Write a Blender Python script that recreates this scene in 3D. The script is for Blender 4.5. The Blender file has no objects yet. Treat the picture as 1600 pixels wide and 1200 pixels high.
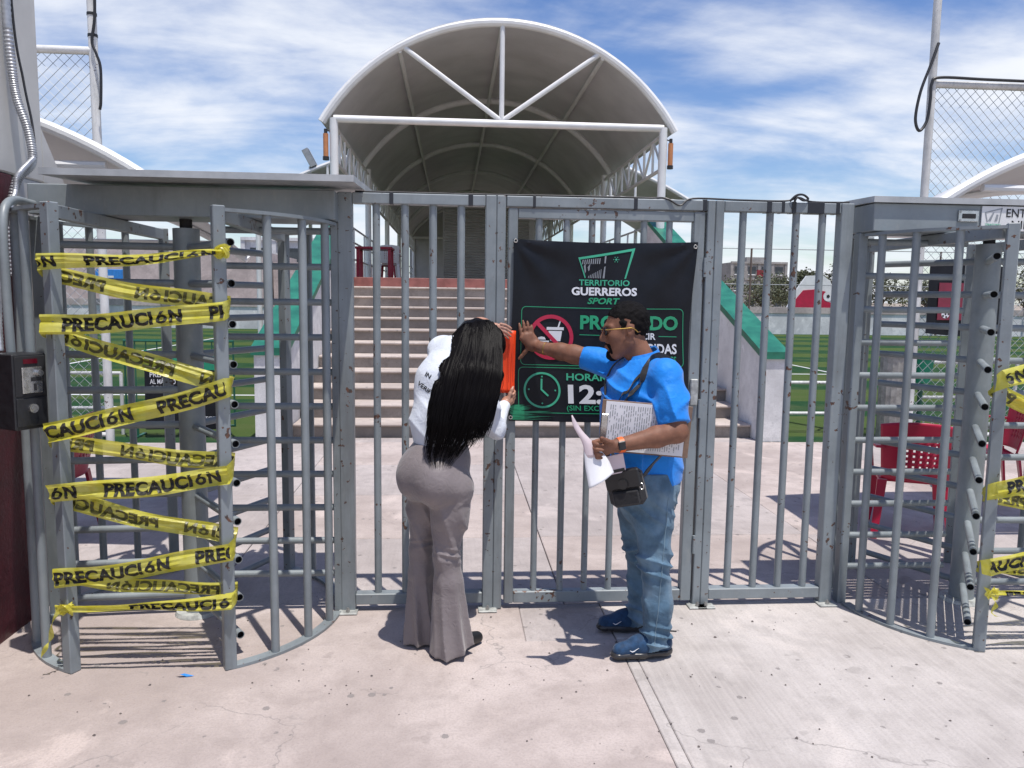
import bpy, bmesh, math, random
import numpy as np
from mathutils import Vector, Matrix, noise as mnoise

random.seed(7)
rng = np.random.default_rng(7)
scene = bpy.context.scene
COL = scene.collection
PI = math.pi
R_ = math.radians

# ------------------------------------------------------------------ camera
cam_d = bpy.data.cameras.new('camera')
cam = bpy.data.objects.new('camera', cam_d)
COL.objects.link(cam)
cam_d.sensor_width = 36.0
cam_d.lens = 1220.0 / 1600.0 * 36.0
cam_d.clip_start = 0.05
cam_d.clip_end = 2000.0
cr = Vector((0.9971, -0.0745, 0.0133)); cdn = Vector((0.0050, -0.1110, -0.9938)); cf = Vector((0.0755, 0.9910, -0.1103))
cf.normalize(); cr = (cr - cf * cr.dot(cf)).normalized(); cdn = cf.cross(cr).normalized()
cam.matrix_world = Matrix(((cr.x, -cdn.x, -cf.x, 0.0), (cr.y, -cdn.y, -cf.y, -4.094), (cr.z, -cdn.z, -cf.z, 1.68), (0, 0, 0, 1)))
scene.camera = cam

# ------------------------------------------------------------------ sun and sky
SUN_DIR = Vector((0.26, -0.50, 2.1)).normalized()          # towards the sun
sun_el = math.asin(SUN_DIR.z)
sun_az = math.atan2(SUN_DIR.x, SUN_DIR.y)                   # clockwise from +Y
sd = bpy.data.lights.new('sun', 'SUN'); sd.energy = 4.8; sd.angle = R_(0.53); sd.color = (1.0, 0.955, 0.90)
sun = bpy.data.objects.new('sun', sd); COL.objects.link(sun)
sun.location = (3, -6, 25)
sun.rotation_euler = SUN_DIR.to_track_quat('Z', 'Y').to_euler()

world = bpy.data.worlds.new('World'); scene.world = world; world.use_nodes = True
wt = world.node_tree; wt.nodes.clear()
def wn(t, **k):
    n = wt.nodes.new(t)
    for a, v in k.items(): setattr(n, a, v)
    return n
w_out = wn('ShaderNodeOutputWorld'); w_bg = wn('ShaderNodeBackground'); w_bg.inputs['Strength'].default_value = 0.122
w_sky = wn('ShaderNodeTexSky', sky_type='NISHITA'); w_sky.sun_disc = False
w_sky.sun_elevation = sun_el; w_sky.sun_rotation = sun_az
w_sky.air_density = 1.0; w_sky.dust_density = 0.6; w_sky.ozone_density = 2.0
w_tc = wn('ShaderNodeTexCoord'); w_sep = wn('ShaderNodeSeparateXYZ')
wt.links.new(w_tc.outputs['Generated'], w_sep.inputs[0])
def wmath(op, a, b=None, c=None):
    n = wn('ShaderNodeMath', operation=op)
    for i, v in enumerate((a, b, c)):
        if v is None: continue
        if isinstance(v, (int, float)): n.inputs[i].default_value = v
        else: wt.links.new(v, n.inputs[i])
    return n.outputs[0]
zc = wmath('MAXIMUM', w_sep.outputs[2], 0.0)
den = wmath('ADD', zc, 0.22)
cxn = wmath('DIVIDE', w_sep.outputs[0], den); cyn = wmath('DIVIDE', w_sep.outputs[1], den)
w_cmb = wn('ShaderNodeCombineXYZ')
wt.links.new(cxn, w_cmb.inputs[0]); wt.links.new(wmath('MULTIPLY', cyn, 1.15), w_cmb.inputs[1])
w_map = wn('ShaderNodeMapping'); w_map.inputs['Location'].default_value = (3.1, 4.4, 0.0); w_map.inputs['Rotation'].default_value = (0, 0, R_(-14))
wt.links.new(w_cmb.outputs[0], w_map.inputs[0])
w_n1 = wn('ShaderNodeTexNoise'); w_n1.inputs['Scale'].default_value = 1.15; w_n1.inputs['Detail'].default_value = 10.0; w_n1.inputs['Roughness'].default_value = 0.55; w_n1.inputs['Distortion'].default_value = 0.25
wt.links.new(w_map.outputs[0], w_n1.inputs[0])
w_map2 = wn('ShaderNodeMapping'); w_map2.inputs['Scale'].default_value = (1.0, 2.1, 1); w_map2.inputs['Rotation'].default_value = (0, 0, R_(-24))
wt.links.new(w_cmb.outputs[0], w_map2.inputs[0])
w_n2 = wn('ShaderNodeTexNoise'); w_n2.inputs['Scale'].default_value = 1.3; w_n2.inputs['Detail'].default_value = 9.0; w_n2.inputs['Roughness'].default_value = 0.58; w_n2.inputs['Distortion'].default_value = 0.3
wt.links.new(w_map2.outputs[0], w_n2.inputs[0])
csum = wmath('MULTIPLY_ADD', w_n2.outputs[0], 0.45, wmath('MULTIPLY', w_n1.outputs[0], 0.75))
lowb = wmath('MULTIPLY', wmath('SUBTRACT', 0.70, zc), 0.22)          # more veil towards the horizon
csum = wmath('ADD', csum, lowb)
w_mr = wn('ShaderNodeMapRange', interpolation_type='SMOOTHSTEP')
w_mr.inputs['From Min'].default_value = 0.585; w_mr.inputs['From Max'].default_value = 0.87
wt.links.new(csum, w_mr.inputs[0])
w_mix = wn('ShaderNodeMix', data_type='RGBA')
wt.links.new(w_mr.outputs[0], w_mix.inputs['Factor'])
w_hs = wn('ShaderNodeHueSaturation'); w_hs.inputs['Hue'].default_value = 0.513; w_hs.inputs['Saturation'].default_value = 1.22; w_hs.inputs['Value'].default_value = 1.18
wt.links.new(w_sky.outputs[0], w_hs.inputs['Color'])
wt.links.new(w_hs.outputs[0], w_mix.inputs[6])
w_mix.inputs[7].default_value = (7.6, 7.9, 8.5, 1)
wt.links.new(w_mix.outputs[2], w_bg.inputs['Color'])
wt.links.new(w_bg.outputs[0], w_out.inputs[0])

scene.view_settings.view_transform = 'Standard'
scene.view_settings.look = 'None'
scene.view_settings.gamma = 1.0
scene.view_settings.use_curve_mapping = False
scene.view_settings.exposure = 0.0
scene.cycles.max_bounces = 6
scene.cycles.use_denoising = True

# ------------------------------------------------------------------ materials
MATS = {}
def newmat(name):
    m = bpy.data.materials.new(name); m.use_nodes = True
    nt = m.node_tree; b = nt.nodes['Principled BSDF']
    MATS[name] = m
    return m, nt, b
def lk(nt, a, b): nt.links.new(a, b)
def noise_node(nt, scale, detail=4, rough=0.55, coord='pos', stretch=None, rot=None, dist=0.0):
    if coord == 'pos':
        c = nt.nodes.new('ShaderNodeNewGeometry').outputs['Position']
    else:
        c = nt.nodes.new('ShaderNodeTexCoord').outputs['Object']
    if stretch or rot:
        mp = nt.nodes.new('ShaderNodeMapping')
        if stretch: mp.inputs['Scale'].default_value = stretch
        if rot: mp.inputs['Rotation'].default_value = rot
        lk(nt, c, mp.inputs[0]); c = mp.outputs[0]
    n = nt.nodes.new('ShaderNodeTexNoise')
    n.inputs['Scale'].default_value = scale; n.inputs['Detail'].default_value = detail
    n.inputs['Roughness'].default_value = rough; n.inputs['Distortion'].default_value = dist
    lk(nt, c, n.inputs['Vector'])
    return n.outputs[0]
def ramp(nt, src, lo, hi, a=0.0, b=1.0):
    mr = nt.nodes.new('ShaderNodeMapRange'); mr.interpolation_type = 'SMOOTHSTEP'
    mr.inputs['From Min'].default_value = lo; mr.inputs['From Max'].default_value = hi
    mr.inputs['To Min'].default_value = a; mr.inputs['To Max'].default_value = b
    lk(nt, src, mr.inputs[0]); return mr.outputs[0]
def mixc(nt, fac, a, b):
    n = nt.nodes.new('ShaderNodeMix'); n.data_type = 'RGBA'
    if isinstance(fac, (int, float)): n.inputs['Factor'].default_value = fac
    else: lk(nt, fac, n.inputs['Factor'])
    for i, v in ((6, a), (7, b)):
        if isinstance(v, tuple): n.inputs[i].default_value = (v[0], v[1], v[2], 1)
        else: lk(nt, v, n.inputs[i])
    return n.outputs[2]
def mth(nt, op, a, b=None):
    n = nt.nodes.new('ShaderNodeMath'); n.operation = op
    for i, v in enumerate((a, b)):
        if v is None: continue
        if isinstance(v, (int, float)): n.inputs[i].default_value = v
        else: lk(nt, v, n.inputs[i])
    return n.outputs[0]
def bump(nt, b, src, strength=0.2, dist=0.01):
    n = nt.nodes.new('ShaderNodeBump'); n.inputs['Strength'].default_value = strength; n.inputs['Distance'].default_value = dist
    lk(nt, src, n.inputs['Height']); lk(nt, n.outputs[0], b.inputs['Normal'])
def simple(name, col, rough=0.5, metal=0.0, var=0.12, scale=9.0, bmp=0.0, bscale=60.0, spec=None, coord='pos', stretch=None):
    m, nt, b = newmat(name)
    b.inputs['Roughness'].default_value = rough; b.inputs['Metallic'].default_value = metal
    if spec is not None: b.inputs['Specular IOR Level'].default_value = spec
    n = noise_node(nt, scale, 5, 0.6, coord, stretch)
    c = mixc(nt, ramp(nt, n, 0.3, 0.7), tuple(max(0, x * (1 - var)) for x in col), tuple(min(1, x * (1 + var)) for x in col))
    lk(nt, c, b.inputs['Base Color'])
    lk(nt, ramp(nt, n, 0.3, 0.75, rough * 0.85, min(1, rough * 1.15)), b.inputs['Roughness'])
    if bmp: bump(nt, b, noise_node(nt, bscale, 4, 0.6, coord, stretch), bmp, 0.01)
    return m
def steel(name, col, chips=True, rough=0.42, chip_lo=0.66):
    m, nt, b = newmat(name)
    n1 = noise_node(nt, 2.2, 6, 0.65)
    n2 = noise_node(nt, 26, 5, 0.7, stretch=(1, 1, 0.35))
    c = mixc(nt, ramp(nt, n1, 0.3, 0.7), tuple(x * 0.78 for x in col), tuple(x * 1.15 for x in col))
    c = mixc(nt, ramp(nt, n2, 0.52, 0.8, 0, 0.35), c, (0.36, 0.36, 0.34))
    grime = noise_node(nt, 5.0, 6, 0.7, stretch=(1, 1, 0.12))
    c = mixc(nt, ramp(nt, grime, 0.50, 0.74, 0, 0.55), c, (0.11, 0.115, 0.115))
    if chips:
        n3 = noise_node(nt, 34, 3, 0.5); n4 = noise_node(nt, 3.1, 3, 0.5)
        s = mth(nt, 'MULTIPLY_ADD', n4); 
        add = mth(nt, 'ADD', mth(nt, 'MULTIPLY', n3, 0.72), mth(nt, 'MULTIPLY', n4, 0.38))
        f = ramp(nt, add, chip_lo, chip_lo + 0.025)
        rust = mixc(nt, ramp(nt, noise_node(nt, 60, 3), 0.4, 0.6), (0.055, 0.04, 0.035), (0.13, 0.055, 0.03))
        c = mixc(nt, f, c, rust)
    lk(nt, c, b.inputs['Base Color'])
    lk(nt, ramp(nt, n1, 0.3, 0.75, rough * 0.8, rough * 1.35), b.inputs['Roughness'])
    bump(nt, b, n2, 0.12, 0.002)
    return m

M_STEEL = steel('grey_blue_paint', (0.228, 0.258, 0.270), chip_lo=0.672)
M_STEELC = steel('grey_blue_paint_clean', (0.23, 0.26, 0.272), chips=False)
M_HOLE = simple('dark_pipe_bore', (0.02, 0.02, 0.022), 0.8)
M_ROOFSHEET = simple('galvanised_sheet', (0.42, 0.43, 0.43), 0.45, 0.25, 0.15, 6)
M_WHITEP = simple('white_steel_paint', (0.72, 0.72, 0.71), 0.4, 0, 0.06, 3)
M_WHITEPW = steel('worn_white_paint', (0.66, 0.66, 0.64), True, 0.5, 0.70)
M_BLACKT = simple('black_vinyl_tape', (0.018, 0.02, 0.026), 0.45)
M_BOLT = simple('zinc_bolt', (0.35, 0.35, 0.34), 0.35, 0.7)
M_PLATE = simple('worn_foot_plate', (0.40, 0.41, 0.39), 0.6, 0.2, 0.3, 30)

def concrete(name, c1, c2, broom=0.0, pits=True, dark=(0.22, 0.2, 0.19)):
    m, nt, b = newmat(name)
    n1 = noise_node(nt, 0.9, 7, 0.62, dist=0.4); n2 = noise_node(nt, 7, 6, 0.65); n3 = noise_node(nt, 95, 4, 0.7)
    c = mixc(nt, ramp(nt, n1, 0.36, 0.64), tuple(x * 0.93 for x in c1), tuple(min(1, x * 1.04) for x in c2))
    c = mixc(nt, ramp(nt, n2, 0.42, 0.72, 0, 0.55), c, tuple(x * 0.78 for x in c1))
    n5 = noise_node(nt, 1.7, 5, 0.6, dist=0.7)
    c = mixc(nt, ramp(nt, n5, 0.57, 0.68, 0, 0.6), c, (min(1, c2[0] * 1.22), min(1, c2[1] * 1.20), min(1, c2[2] * 1.18)))
    c = mixc(nt, ramp(nt, n3, 0.40, 0.72, 0, 0.45), c, tuple(x * 0.70 for x in c1))
    if broom:
        nb = noise_node(nt, 52, 3, 0.55, stretch=(1.0, 0.035, 1.0), rot=(0, 0, R_(7)))
        nb2 = noise_node(nt, 12, 4, 0.6, stretch=(1.0, 0.06, 1.0), rot=(0, 0, R_(7)))
        c = mixc(nt, ramp(nt, nb, 0.35, 0.7, 0, broom), c, tuple(min(1, x * 1.24) for x in c2))
        c = mixc(nt, ramp(nt, nb2, 0.5, 0.75, 0, 0.22), c, tuple(x * 0.8 for x in c1))
    # hairline cracks and a few dark drips
    gp = nt.nodes.new('ShaderNodeNewGeometry').outputs['Position']
    va = nt.nodes.new('ShaderNodeVectorMath'); va.operation = 'MULTIPLY_ADD'
    nv = nt.nodes.new('ShaderNodeTexNoise'); nv.inputs['Scale'].default_value = 3.0; nv.inputs['Detail'].default_value = 5.0; lk(nt, gp, nv.inputs['Vector'])
    lk(nt, nv.outputs['Color'], va.inputs[0]); va.inputs[1].default_value = (0.5, 0.5, 0.5); lk(nt, gp, va.inputs[2])
    vc = nt.nodes.new('ShaderNodeTexVoronoi'); vc.feature = 'DISTANCE_TO_EDGE'; vc.inputs['Scale'].default_value = 0.55; lk(nt, va.outputs[0], vc.inputs['Vector'])
    crk = mth(nt, 'MULTIPLY', ramp(nt, vc.outputs['Distance'], 0.0, 0.0035, 1.0, 0.0), ramp(nt, n5, 0.42, 0.56))
    c = mixc(nt, mth(nt, 'MULTIPLY', crk, 0.6), c, dark)
    st = noise_node(nt, 4.6, 4, 0.5, dist=0.2)
    c = mixc(nt, ramp(nt, st, 0.655, 0.70, 0, 0.35), c, tuple(x * 0.62 for x in c1))
    hb = n3
    if pits:
        geo = nt.nodes.new('ShaderNodeNewGeometry').outputs['Position']
        v = nt.nodes.new('ShaderNodeTexVoronoi'); v.inputs['Scale'].default_value = 12.0; v.inputs['Randomness'].default_value = 1.0
        lk(nt, geo, v.inputs['Vector'])
        sel = nt.nodes.new('ShaderNodeSeparateColor'); lk(nt, v.outputs['Color'], sel.inputs[0])
        gate_ = ramp(nt, mth(nt, 'ADD', mth(nt, 'MULTIPLY', sel.outputs[0], 0.6), mth(nt, 'MULTIPLY', n2, 0.6)), 0.62, 0.66)
        rad = ramp(nt, sel.outputs[1], 0.3, 1.0, 0.055, 0.20)
        d = mth(nt, 'LESS_THAN', mth(nt, 'ADD', v.outputs['Distance'], mth(nt, 'MULTIPLY', mth(nt, 'SUBTRACT', n3, 0.5), 0.30)), rad)
        f = mth(nt, 'MULTIPLY', d, gate_)
        c = mixc(nt, mth(nt, 'MULTIPLY', f, 0.8), c, dark)
        hb = mth(nt, 'SUBTRACT', n3, mth(nt, 'MULTIPLY', f, 1.5))
    lk(nt, c, b.inputs['Base Color'])
    b.inputs['Roughness'].default_value = 0.85; b.inputs['Specular IOR Level'].default_value = 0.25
    bump(nt, b, hb, 0.5, 0.006)
    return m
M_CONC_PINK = concrete('pinkish_concrete', (0.405, 0.340, 0.312), (0.505, 0.435, 0.402))
M_CONC_BROOM = concrete('broomed_concrete', (0.42, 0.38, 0.355), (0.50, 0.46, 0.432), broom=0.22, pits=True)
M_CONC_IN = concrete('smooth_pale_concrete', (0.38, 0.335, 0.318), (0.46, 0.41, 0.39), broom=0.12)
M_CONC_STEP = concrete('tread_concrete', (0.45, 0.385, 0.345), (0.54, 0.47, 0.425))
M_RISER = concrete('shaded_riser_concrete', (0.255, 0.226, 0.20), (0.335, 0.30, 0.27), pits=False)  # darker than the treads: shade of the grazing sun put into the colour
M_GROUND = concrete('dusty_ground', (0.30, 0.25, 0.20), (0.40, 0.34, 0.28))
M_WHITEWALL = concrete('whitewashed_plaster', (0.62, 0.62, 0.62), (0.74, 0.74, 0.735), pits=False, dark=(0.5, 0.5, 0.5))
M_GREENCAP = simple('green_coping_paint', (0.018, 0.16, 0.10), 0.4, 0, 0.25, 4)
M_TILE = simple('maroon_tile', (0.27, 0.10, 0.085), 0.35, 0, 0.22, 5)
M_MAROONWALL = simple('maroon_wall_paint', (0.075, 0.012, 0.018), 0.5, 0, 0.25, 6, 0.5, 30)
M_OFFWHITE = simple('offwhite_column_paint', (0.55, 0.535, 0.50), 0.55, 0, 0.08, 3, 0.05, 40)
M_MEMBRANE, _nt, _b = newmat('pvc_membrane')
_n = noise_node(_nt, 1.1, 5, 0.6); lk(_nt, mixc(_nt, ramp(_nt, _n, 0.3, 0.7), (0.53, 0.535, 0.545), (0.62, 0.625, 0.635)), _b.inputs['Base Color'])
_b.inputs['Roughness'].default_value = 0.6; bump(_nt, _b, noise_node(_nt, 5, 3), 0.15, 0.02)
_tl = _nt.nodes.new('ShaderNodeBsdfTranslucent'); _tl.inputs[0].default_value = (0.5, 0.47, 0.43, 1); _mx = _nt.nodes.new('ShaderNodeMixShader'); _mx.inputs[0].default_value = 0.04
lk(_nt, _b.outputs[0], _mx.inputs[1]); lk(_nt, _tl.outputs[0], _mx.inputs[2]); lk(_nt, _mx.outputs[0], _nt.nodes['Material Output'].inputs[0])
M_BLACKBOX = simple('black_powder_coat', (0.018, 0.019, 0.022), 0.42, 0, 0.2, 40, 0.05, 300)
M_CHROME = simple('brushed_steel', (0.55, 0.55, 0.54), 0.28, 0.9, 0.15, 60)
M_REDPL = simple('crimson_plastic', (0.42, 0.008, 0.045), 0.38, 0, 0.1, 5)
M_MAROONPL = simple('maroon_plastic', (0.30, 0.006, 0.03), 0.4, 0, 0.12, 5)
M_CABLE = simple('black_cable', (0.02, 0.02, 0.022), 0.5)
M_CONDUIT = simple('flex_conduit', (0.40, 0.41, 0.43), 0.38, 0.55, 0.15, 30)
M_SHUTTER = simple('grey_shutter_paint', (0.42, 0.41, 0.40), 0.5, 0.1, 0.08, 2)
M_TREE1 = simple('dusty_leaf', (0.105, 0.115, 0.062), 0.7, 0, 0.45, 2.0)
M_BARK = simple('bark', (0.14, 0.10, 0.07), 0.9, 0, 0.3, 8)
M_BLOCKW = concrete('block_wall_render', (0.42, 0.365, 0.345), (0.52, 0.455, 0.43), pits=False)
M_BLDG = concrete('raw_concrete_building', (0.30, 0.285, 0.265), (0.38, 0.36, 0.34), pits=False)
M_GLASS = simple('dark_window', (0.05, 0.06, 0.07), 0.15)
M_BLUE = simple('blue_sheet', (0.03, 0.22, 0.62), 0.4)
M_ORANGEB = simple('orange_tank', (0.55, 0.10, 0.04), 0.5)
M_COPPER = simple('orange_tube', (0.50, 0.20, 0.08), 0.5)
M_DKGREEN = simple('dark_green_paint', (0.012, 0.10, 0.06), 0.45)
M_GREENFAB = simple('green_canvas', (0.012, 0.26, 0.14), 0.6, 0, 0.15, 8)
M_BANNER_BLK = simple('black_banner_vinyl', (0.010, 0.0115, 0.016), 0.42, 0, 0.3, 4, 0.05, 40, spec=0.22)
M_PR_WHITE = simple('white_print', (0.72, 0.73, 0.75), 0.45, 0, 0.05)
M_PR_GREEN = simple('green_print', (0.018, 0.30, 0.14), 0.45, 0, 0.08)
M_PR_TEAL = simple('mint_print', (0.05, 0.42, 0.25), 0.45, 0, 0.1)
M_PR_RED = simple('crimson_print', (0.48, 0.015, 0.06), 0.45, 0, 0.08)
M_PR_GREY = simple('grey_print', (0.28, 0.30, 0.32), 0.45, 0, 0.1)
M_PR_BLACK = simple('black_print', (0.012, 0.012, 0.012), 0.45)

# turf with mown bands
M_TURF, nt, b = newmat('striped_turf')
geo = nt.nodes.new('ShaderNodeNewGeometry').outputs['Position']
sp = nt.nodes.new('ShaderNodeSeparateXYZ'); lk(nt, geo, sp.inputs[0])
ph = mth(nt, 'FRACT', mth(nt, 'DIVIDE', mth(nt, 'ADD', sp.outputs[1], 0.6), 3.4))
band = ramp(nt, mth(nt, 'ABSOLUTE', mth(nt, 'SUBTRACT', ph, 0.5)), 0.235, 0.265)
nz = noise_node(nt, 60, 4, 0.7); nz2 = noise_node(nt, 1.2, 5, 0.6)
c = mixc(nt, band, (0.012, 0.055, 0.022), (0.070, 0.105, 0.026))
c = mixc(nt, ramp(nt, nz, 0.3, 0.75, 0, 0.5), c, (0.03, 0.07, 0.02))
c = mixc(nt, ramp(nt, nz2, 0.42, 0.75, 0, 0.5), c, (0.10, 0.115, 0.045))
lk(nt, c, b.inputs['Base Color']); b.inputs['Roughness'].default_value = 0.9; b.inputs['Specular IOR Level'].default_value = 0.1
bump(nt, b, nz, 0.6, 0.03)

# ------------------------------------------------------------------ mesh helpers
class MB:
    def __init__(s): s.v = []; s.f = []; s.m = []
    def add(s, vs, fs, mi=0):
        o = len(s.v); s.v += [tuple(v) for v in vs]; s.f += [tuple(i + o for i in f) for f in fs]; s.m += [mi] * len(fs)
        return s
    def box(s, x0, x1, y0, y1, z0, z1, mi=0, M=None, bev=0.0):
        if bev > 0:
            e = bev; vs = []
            for x, sx in ((x0, 1), (x1, -1)):
                for y, sy in ((y0, 1), (y1, -1)):
                    for z, sz in ((z0, 1), (z1, -1)):
                        vs += [(x + sx * e, y + sy * e, z), (x + sx * e, y, z + sz * e), (x, y + sy * e, z + sz * e)]
            if M is not None: vs = [M @ Vector(v) for v in vs]
            bm = bmesh.new()
            bv = [bm.verts.new(v) for v in vs]
            r = bmesh.ops.convex_hull(bm, input=bv)
            bm.verts.ensure_lookup_table(); bm.verts.index_update()
            s.add([v.co[:] for v in bm.verts], [[v.index for v in f.verts] for f in bm.faces], mi); bm.free(); return s
        vs = [(x0, y0, z0), (x1, y0, z0), (x1, y1, z0), (x0, y1, z0), (x0, y0, z1), (x1, y0, z1), (x1, y1, z1), (x0, y1, z1)]
        if M is not None: vs = [M @ Vector(v) for v in vs]
        return s.add(vs, [(0, 3, 2, 1), (4, 5, 6, 7), (0, 1, 5, 4), (1, 2, 6, 5), (2, 3, 7, 6), (3, 0, 4, 7)], mi)
    def tube(s, p0, p1, r, n=12, r1=None, caps=True, mi=0, capmi=None):
        p0 = Vector(p0); p1 = Vector(p1); r1 = r if r1 is None else r1
        d = (p1 - p0).normalized(); a = d.orthogonal().normalized(); bb = d.cross(a)
        vs = []
        for p, rr in ((p0, r), (p1, r1)):
            for i in range(n):
                t = 2 * PI * i / n; vs.append(p + (a * math.cos(t) + bb * math.sin(t)) * rr)
        s.add(vs, [(i, (i + 1) % n, n + (i + 1) % n, n + i) for i in range(n)], mi)
        if caps: s.add(vs, [tuple(range(n))[::-1], tuple(range(n, 2 * n))], mi if capmi is None else capmi)
        return s
    def path(s, pts, r, n=8, mi=0, closed=False):
        pts = [Vector(p) for p in pts]; rings = []; N = len(pts)
        up = None
        for i, p in enumerate(pts):
            a = pts[(i - 1) % N] if (i > 0 or closed) else p; c = pts[(i + 1) % N] if (i < N - 1 or closed) else p
            d = (c - a).normalized()
            if up is None: up = d.orthogonal().normalized()
            up = (up - d * up.dot(d)).normalized(); w = d.cross(up)
            rr = r[i] if isinstance(r, (list, tuple)) else r
            rings.append([p + (up * math.cos(2 * PI * k / n) + w * math.sin(2 * PI * k / n)) * rr for k in range(n)])
        vs = [v for ring in rings for v in ring]; fs = []
        for i in range(N if closed else N - 1):
            j = (i + 1) % N
            fs += [(i * n + k, i * n + (k + 1) % n, j * n + (k + 1) % n, j * n + k) for k in range(n)]
        if not closed: fs += [tuple(range(n))[::-1], tuple(range((N - 1) * n, N * n))]
        return s.add(vs, fs, mi)
    def mesh(s, name, mats, smooth=True):
        me = bpy.data.meshes.new(name); me.from_pydata(s.v, [], s.f)
        for m in (mats if isinstance(mats, (list, tuple)) else [mats]): me.materials.append(m)
        if max(s.m, default=0) > 0: me.polygons.foreach_set('material_index', s.m)
        bm = bmesh.new(); bm.from_mesh(me); bmesh.ops.recalc_face_normals(bm, faces=bm.faces); bm.to_mesh(me); bm.free()
        if smooth:
            me.polygons.foreach_set('use_smooth', [True] * len(me.polygons)); me.set_sharp_from_angle(angle=R_(35))
        me.update(); return me
    def build(s, name, mats, parent=None, smooth=True, loc=None):
        return link(name, s.mesh(name, mats, smooth), parent, loc)
def link(name, me, parent=None, loc=None, rot=None):
    o = bpy.data.objects.new(name, me); COL.objects.link(o)
    if parent is not None: o.parent = parent
    if loc is not None: o.location = loc
    if rot is not None: o.rotation_euler = rot
    return o
def tag(o, label=None, cat=None, group=None, kind=None):
    if label: o['label'] = label
    if cat: o['category'] = cat
    if group: o['group'] = group
    if kind: o['kind'] = kind
    return o
def thing(name, label, cat, loc=(0, 0, 0), rz=0.0, group=None):
    o = bpy.data.objects.new(name, None); COL.objects.link(o)
    o.location = loc; o.rotation_euler = (0, 0, rz); o.empty_display_size = 0.1
    return tag(o, label, cat, group)
def copy_tree(o, parent=None):
    c = o.copy(); COL.objects.link(c); c.parent = parent
    for ch in list(o.children): copy_tree(ch, c)
    return c
def smooth_pts(ctrl, n):
    """Catmull-Rom through control points"""
    P = [Vector(p) for p in ctrl]; P = [P[0] * 2 - P[1]] + P + [P[-1] * 2 - P[-2]]
    out = []
    for i in range(1, len(P) - 2):
        for k in range(n):
            t = k / n
            out.append(0.5 * ((2 * P[i]) + (P[i + 1] - P[i - 1]) * t + (2 * P[i - 1] - 5 * P[i] + 4 * P[i + 1] - P[i + 2]) * t * t + (3 * P[i] - P[i - 1] - 3 * P[i + 1] + P[i + 2]) * t ** 3))
    out.append(P[-2]); return out
_tc = {}
def text_geo(s, bold=0.0, shear=0.0, space=1.0, res=3):
    """flat lettering: unit cap height; returns (verts Nx2 list, faces, width)"""
    key = (s, bold, shear, space)
    if key in _tc: return _tc[key]
    cu = bpy.data.curves.new('lettering', 'FONT'); cu.body = s; cu.size = 1.0; cu.offset = bold; cu.shear = shear
    cu.space_character = space; cu.resolution_u = res; cu.fill_mode = 'FRONT'
    ob = bpy.data.objects.new('lettering', cu); COL.objects.link(ob)
    dg = bpy.context.evaluated_depsgraph_get(); dg.update()
    me = bpy.data.meshes.new_from_object(ob.evaluated_get(dg))
    vs = [(v.co.x, v.co.y) for v in me.vertices]; fs = [tuple(p.vertices) for p in me.polygons]
    bpy.data.objects.remove(ob); bpy.data.curves.remove(cu); bpy.data.meshes.remove(me)
    x0 = min(v[0] for v in vs); x1 = max(v[0] for v in vs)
    H = 0.70
    vs = [((x - x0) / H, y / H) for x, y in vs]
    tri = []
    for f in fs:
        for k in range(1, len(f) - 1): tri.append((f[0], f[k], f[k + 1]))
    mid = {}
    def mp_(a, c):
        k = (min(a, c), max(a, c))
        if k not in mid:
            vs.append(((vs[a][0] + vs[c][0]) / 2, (vs[a][1] + vs[c][1]) / 2)); mid[k] = len(vs) - 1
        return mid[k]
    for _ in range(5):
        new = []; ch = False
        el = lambda a, c: math.hypot(vs[a][0] - vs[c][0], vs[a][1] - vs[c][1])
        for a, b_, c in tri:
            ed = [(el(a, b_), a, b_, c), (el(b_, c), b_, c, a), (el(c, a), c, a, b_)]
            L_, p, q, r_ = max(ed)
            if L_ > 0.34:
                m_ = mp_(p, q); new += [(p, m_, r_), (m_, q, r_)]; ch = True
            else: new.append((a, b_, c))
        tri = new
        if not ch: break
    fs = tri
    _tc[key] = (vs, fs, (x1 - x0) / H); return _tc[key]

# ================================================================== SETTING
g = MB().box(-900, 900, -60, 1500, -0.5, -0.06).build('ground', M_GROUND, smooth=False); tag(g, kind='structure')

# pavement slabs: each cast slab is its own piece
pav = bpy.data.objects.new('pavement', None); COL.objects.link(pav); tag(pav, kind='structure')
def slab(x0, x1, y0, y1, m, z=0.0, gap=0.0009):
    return MB().box(x0 + gap, x1 - gap, y0 + gap, y1 - gap, -0.10, z, bev=0.004).build('slab', m, pav, smooth=False)
slab(-6.0, 0.815, -7.0, -0.43, M_CONC_PINK)
slab(-6.0, 0.365, -0.43, 0.03, M_CONC_PINK)
slab(0.365, 0.815, -0.43, 0.03, M_CONC_IN, -0.004)
slab(0.817, 0.872, -7.0, -0.42, M_CONC_BROOM, -0.0015, 0.0006)
slab(0.872, 7.0, -7.0, -0.42, M_CONC_BROOM)
slab(0.817, 7.0, -0.42, 0.03, M_CONC_BROOM)
xs = [-6.0, -3.6, -1.35, 0.62, 2.55, 4.4, 7.0]; ys = [0.03, 1.25, 2.45, 3.65, 4.86]
for i in range(len(xs) - 1):
    for j in range(len(ys) - 1):
        slab(xs[i], xs[i + 1], ys[j], ys[j + 1], random.choice([M_CONC_IN, M_CONC_IN, M_CONC_PINK]), random.uniform(-0.003, 0.001), 0.0025)
slab(-1.90, 3.66, 4.86, 5.14, M_CONC_IN)

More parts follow.
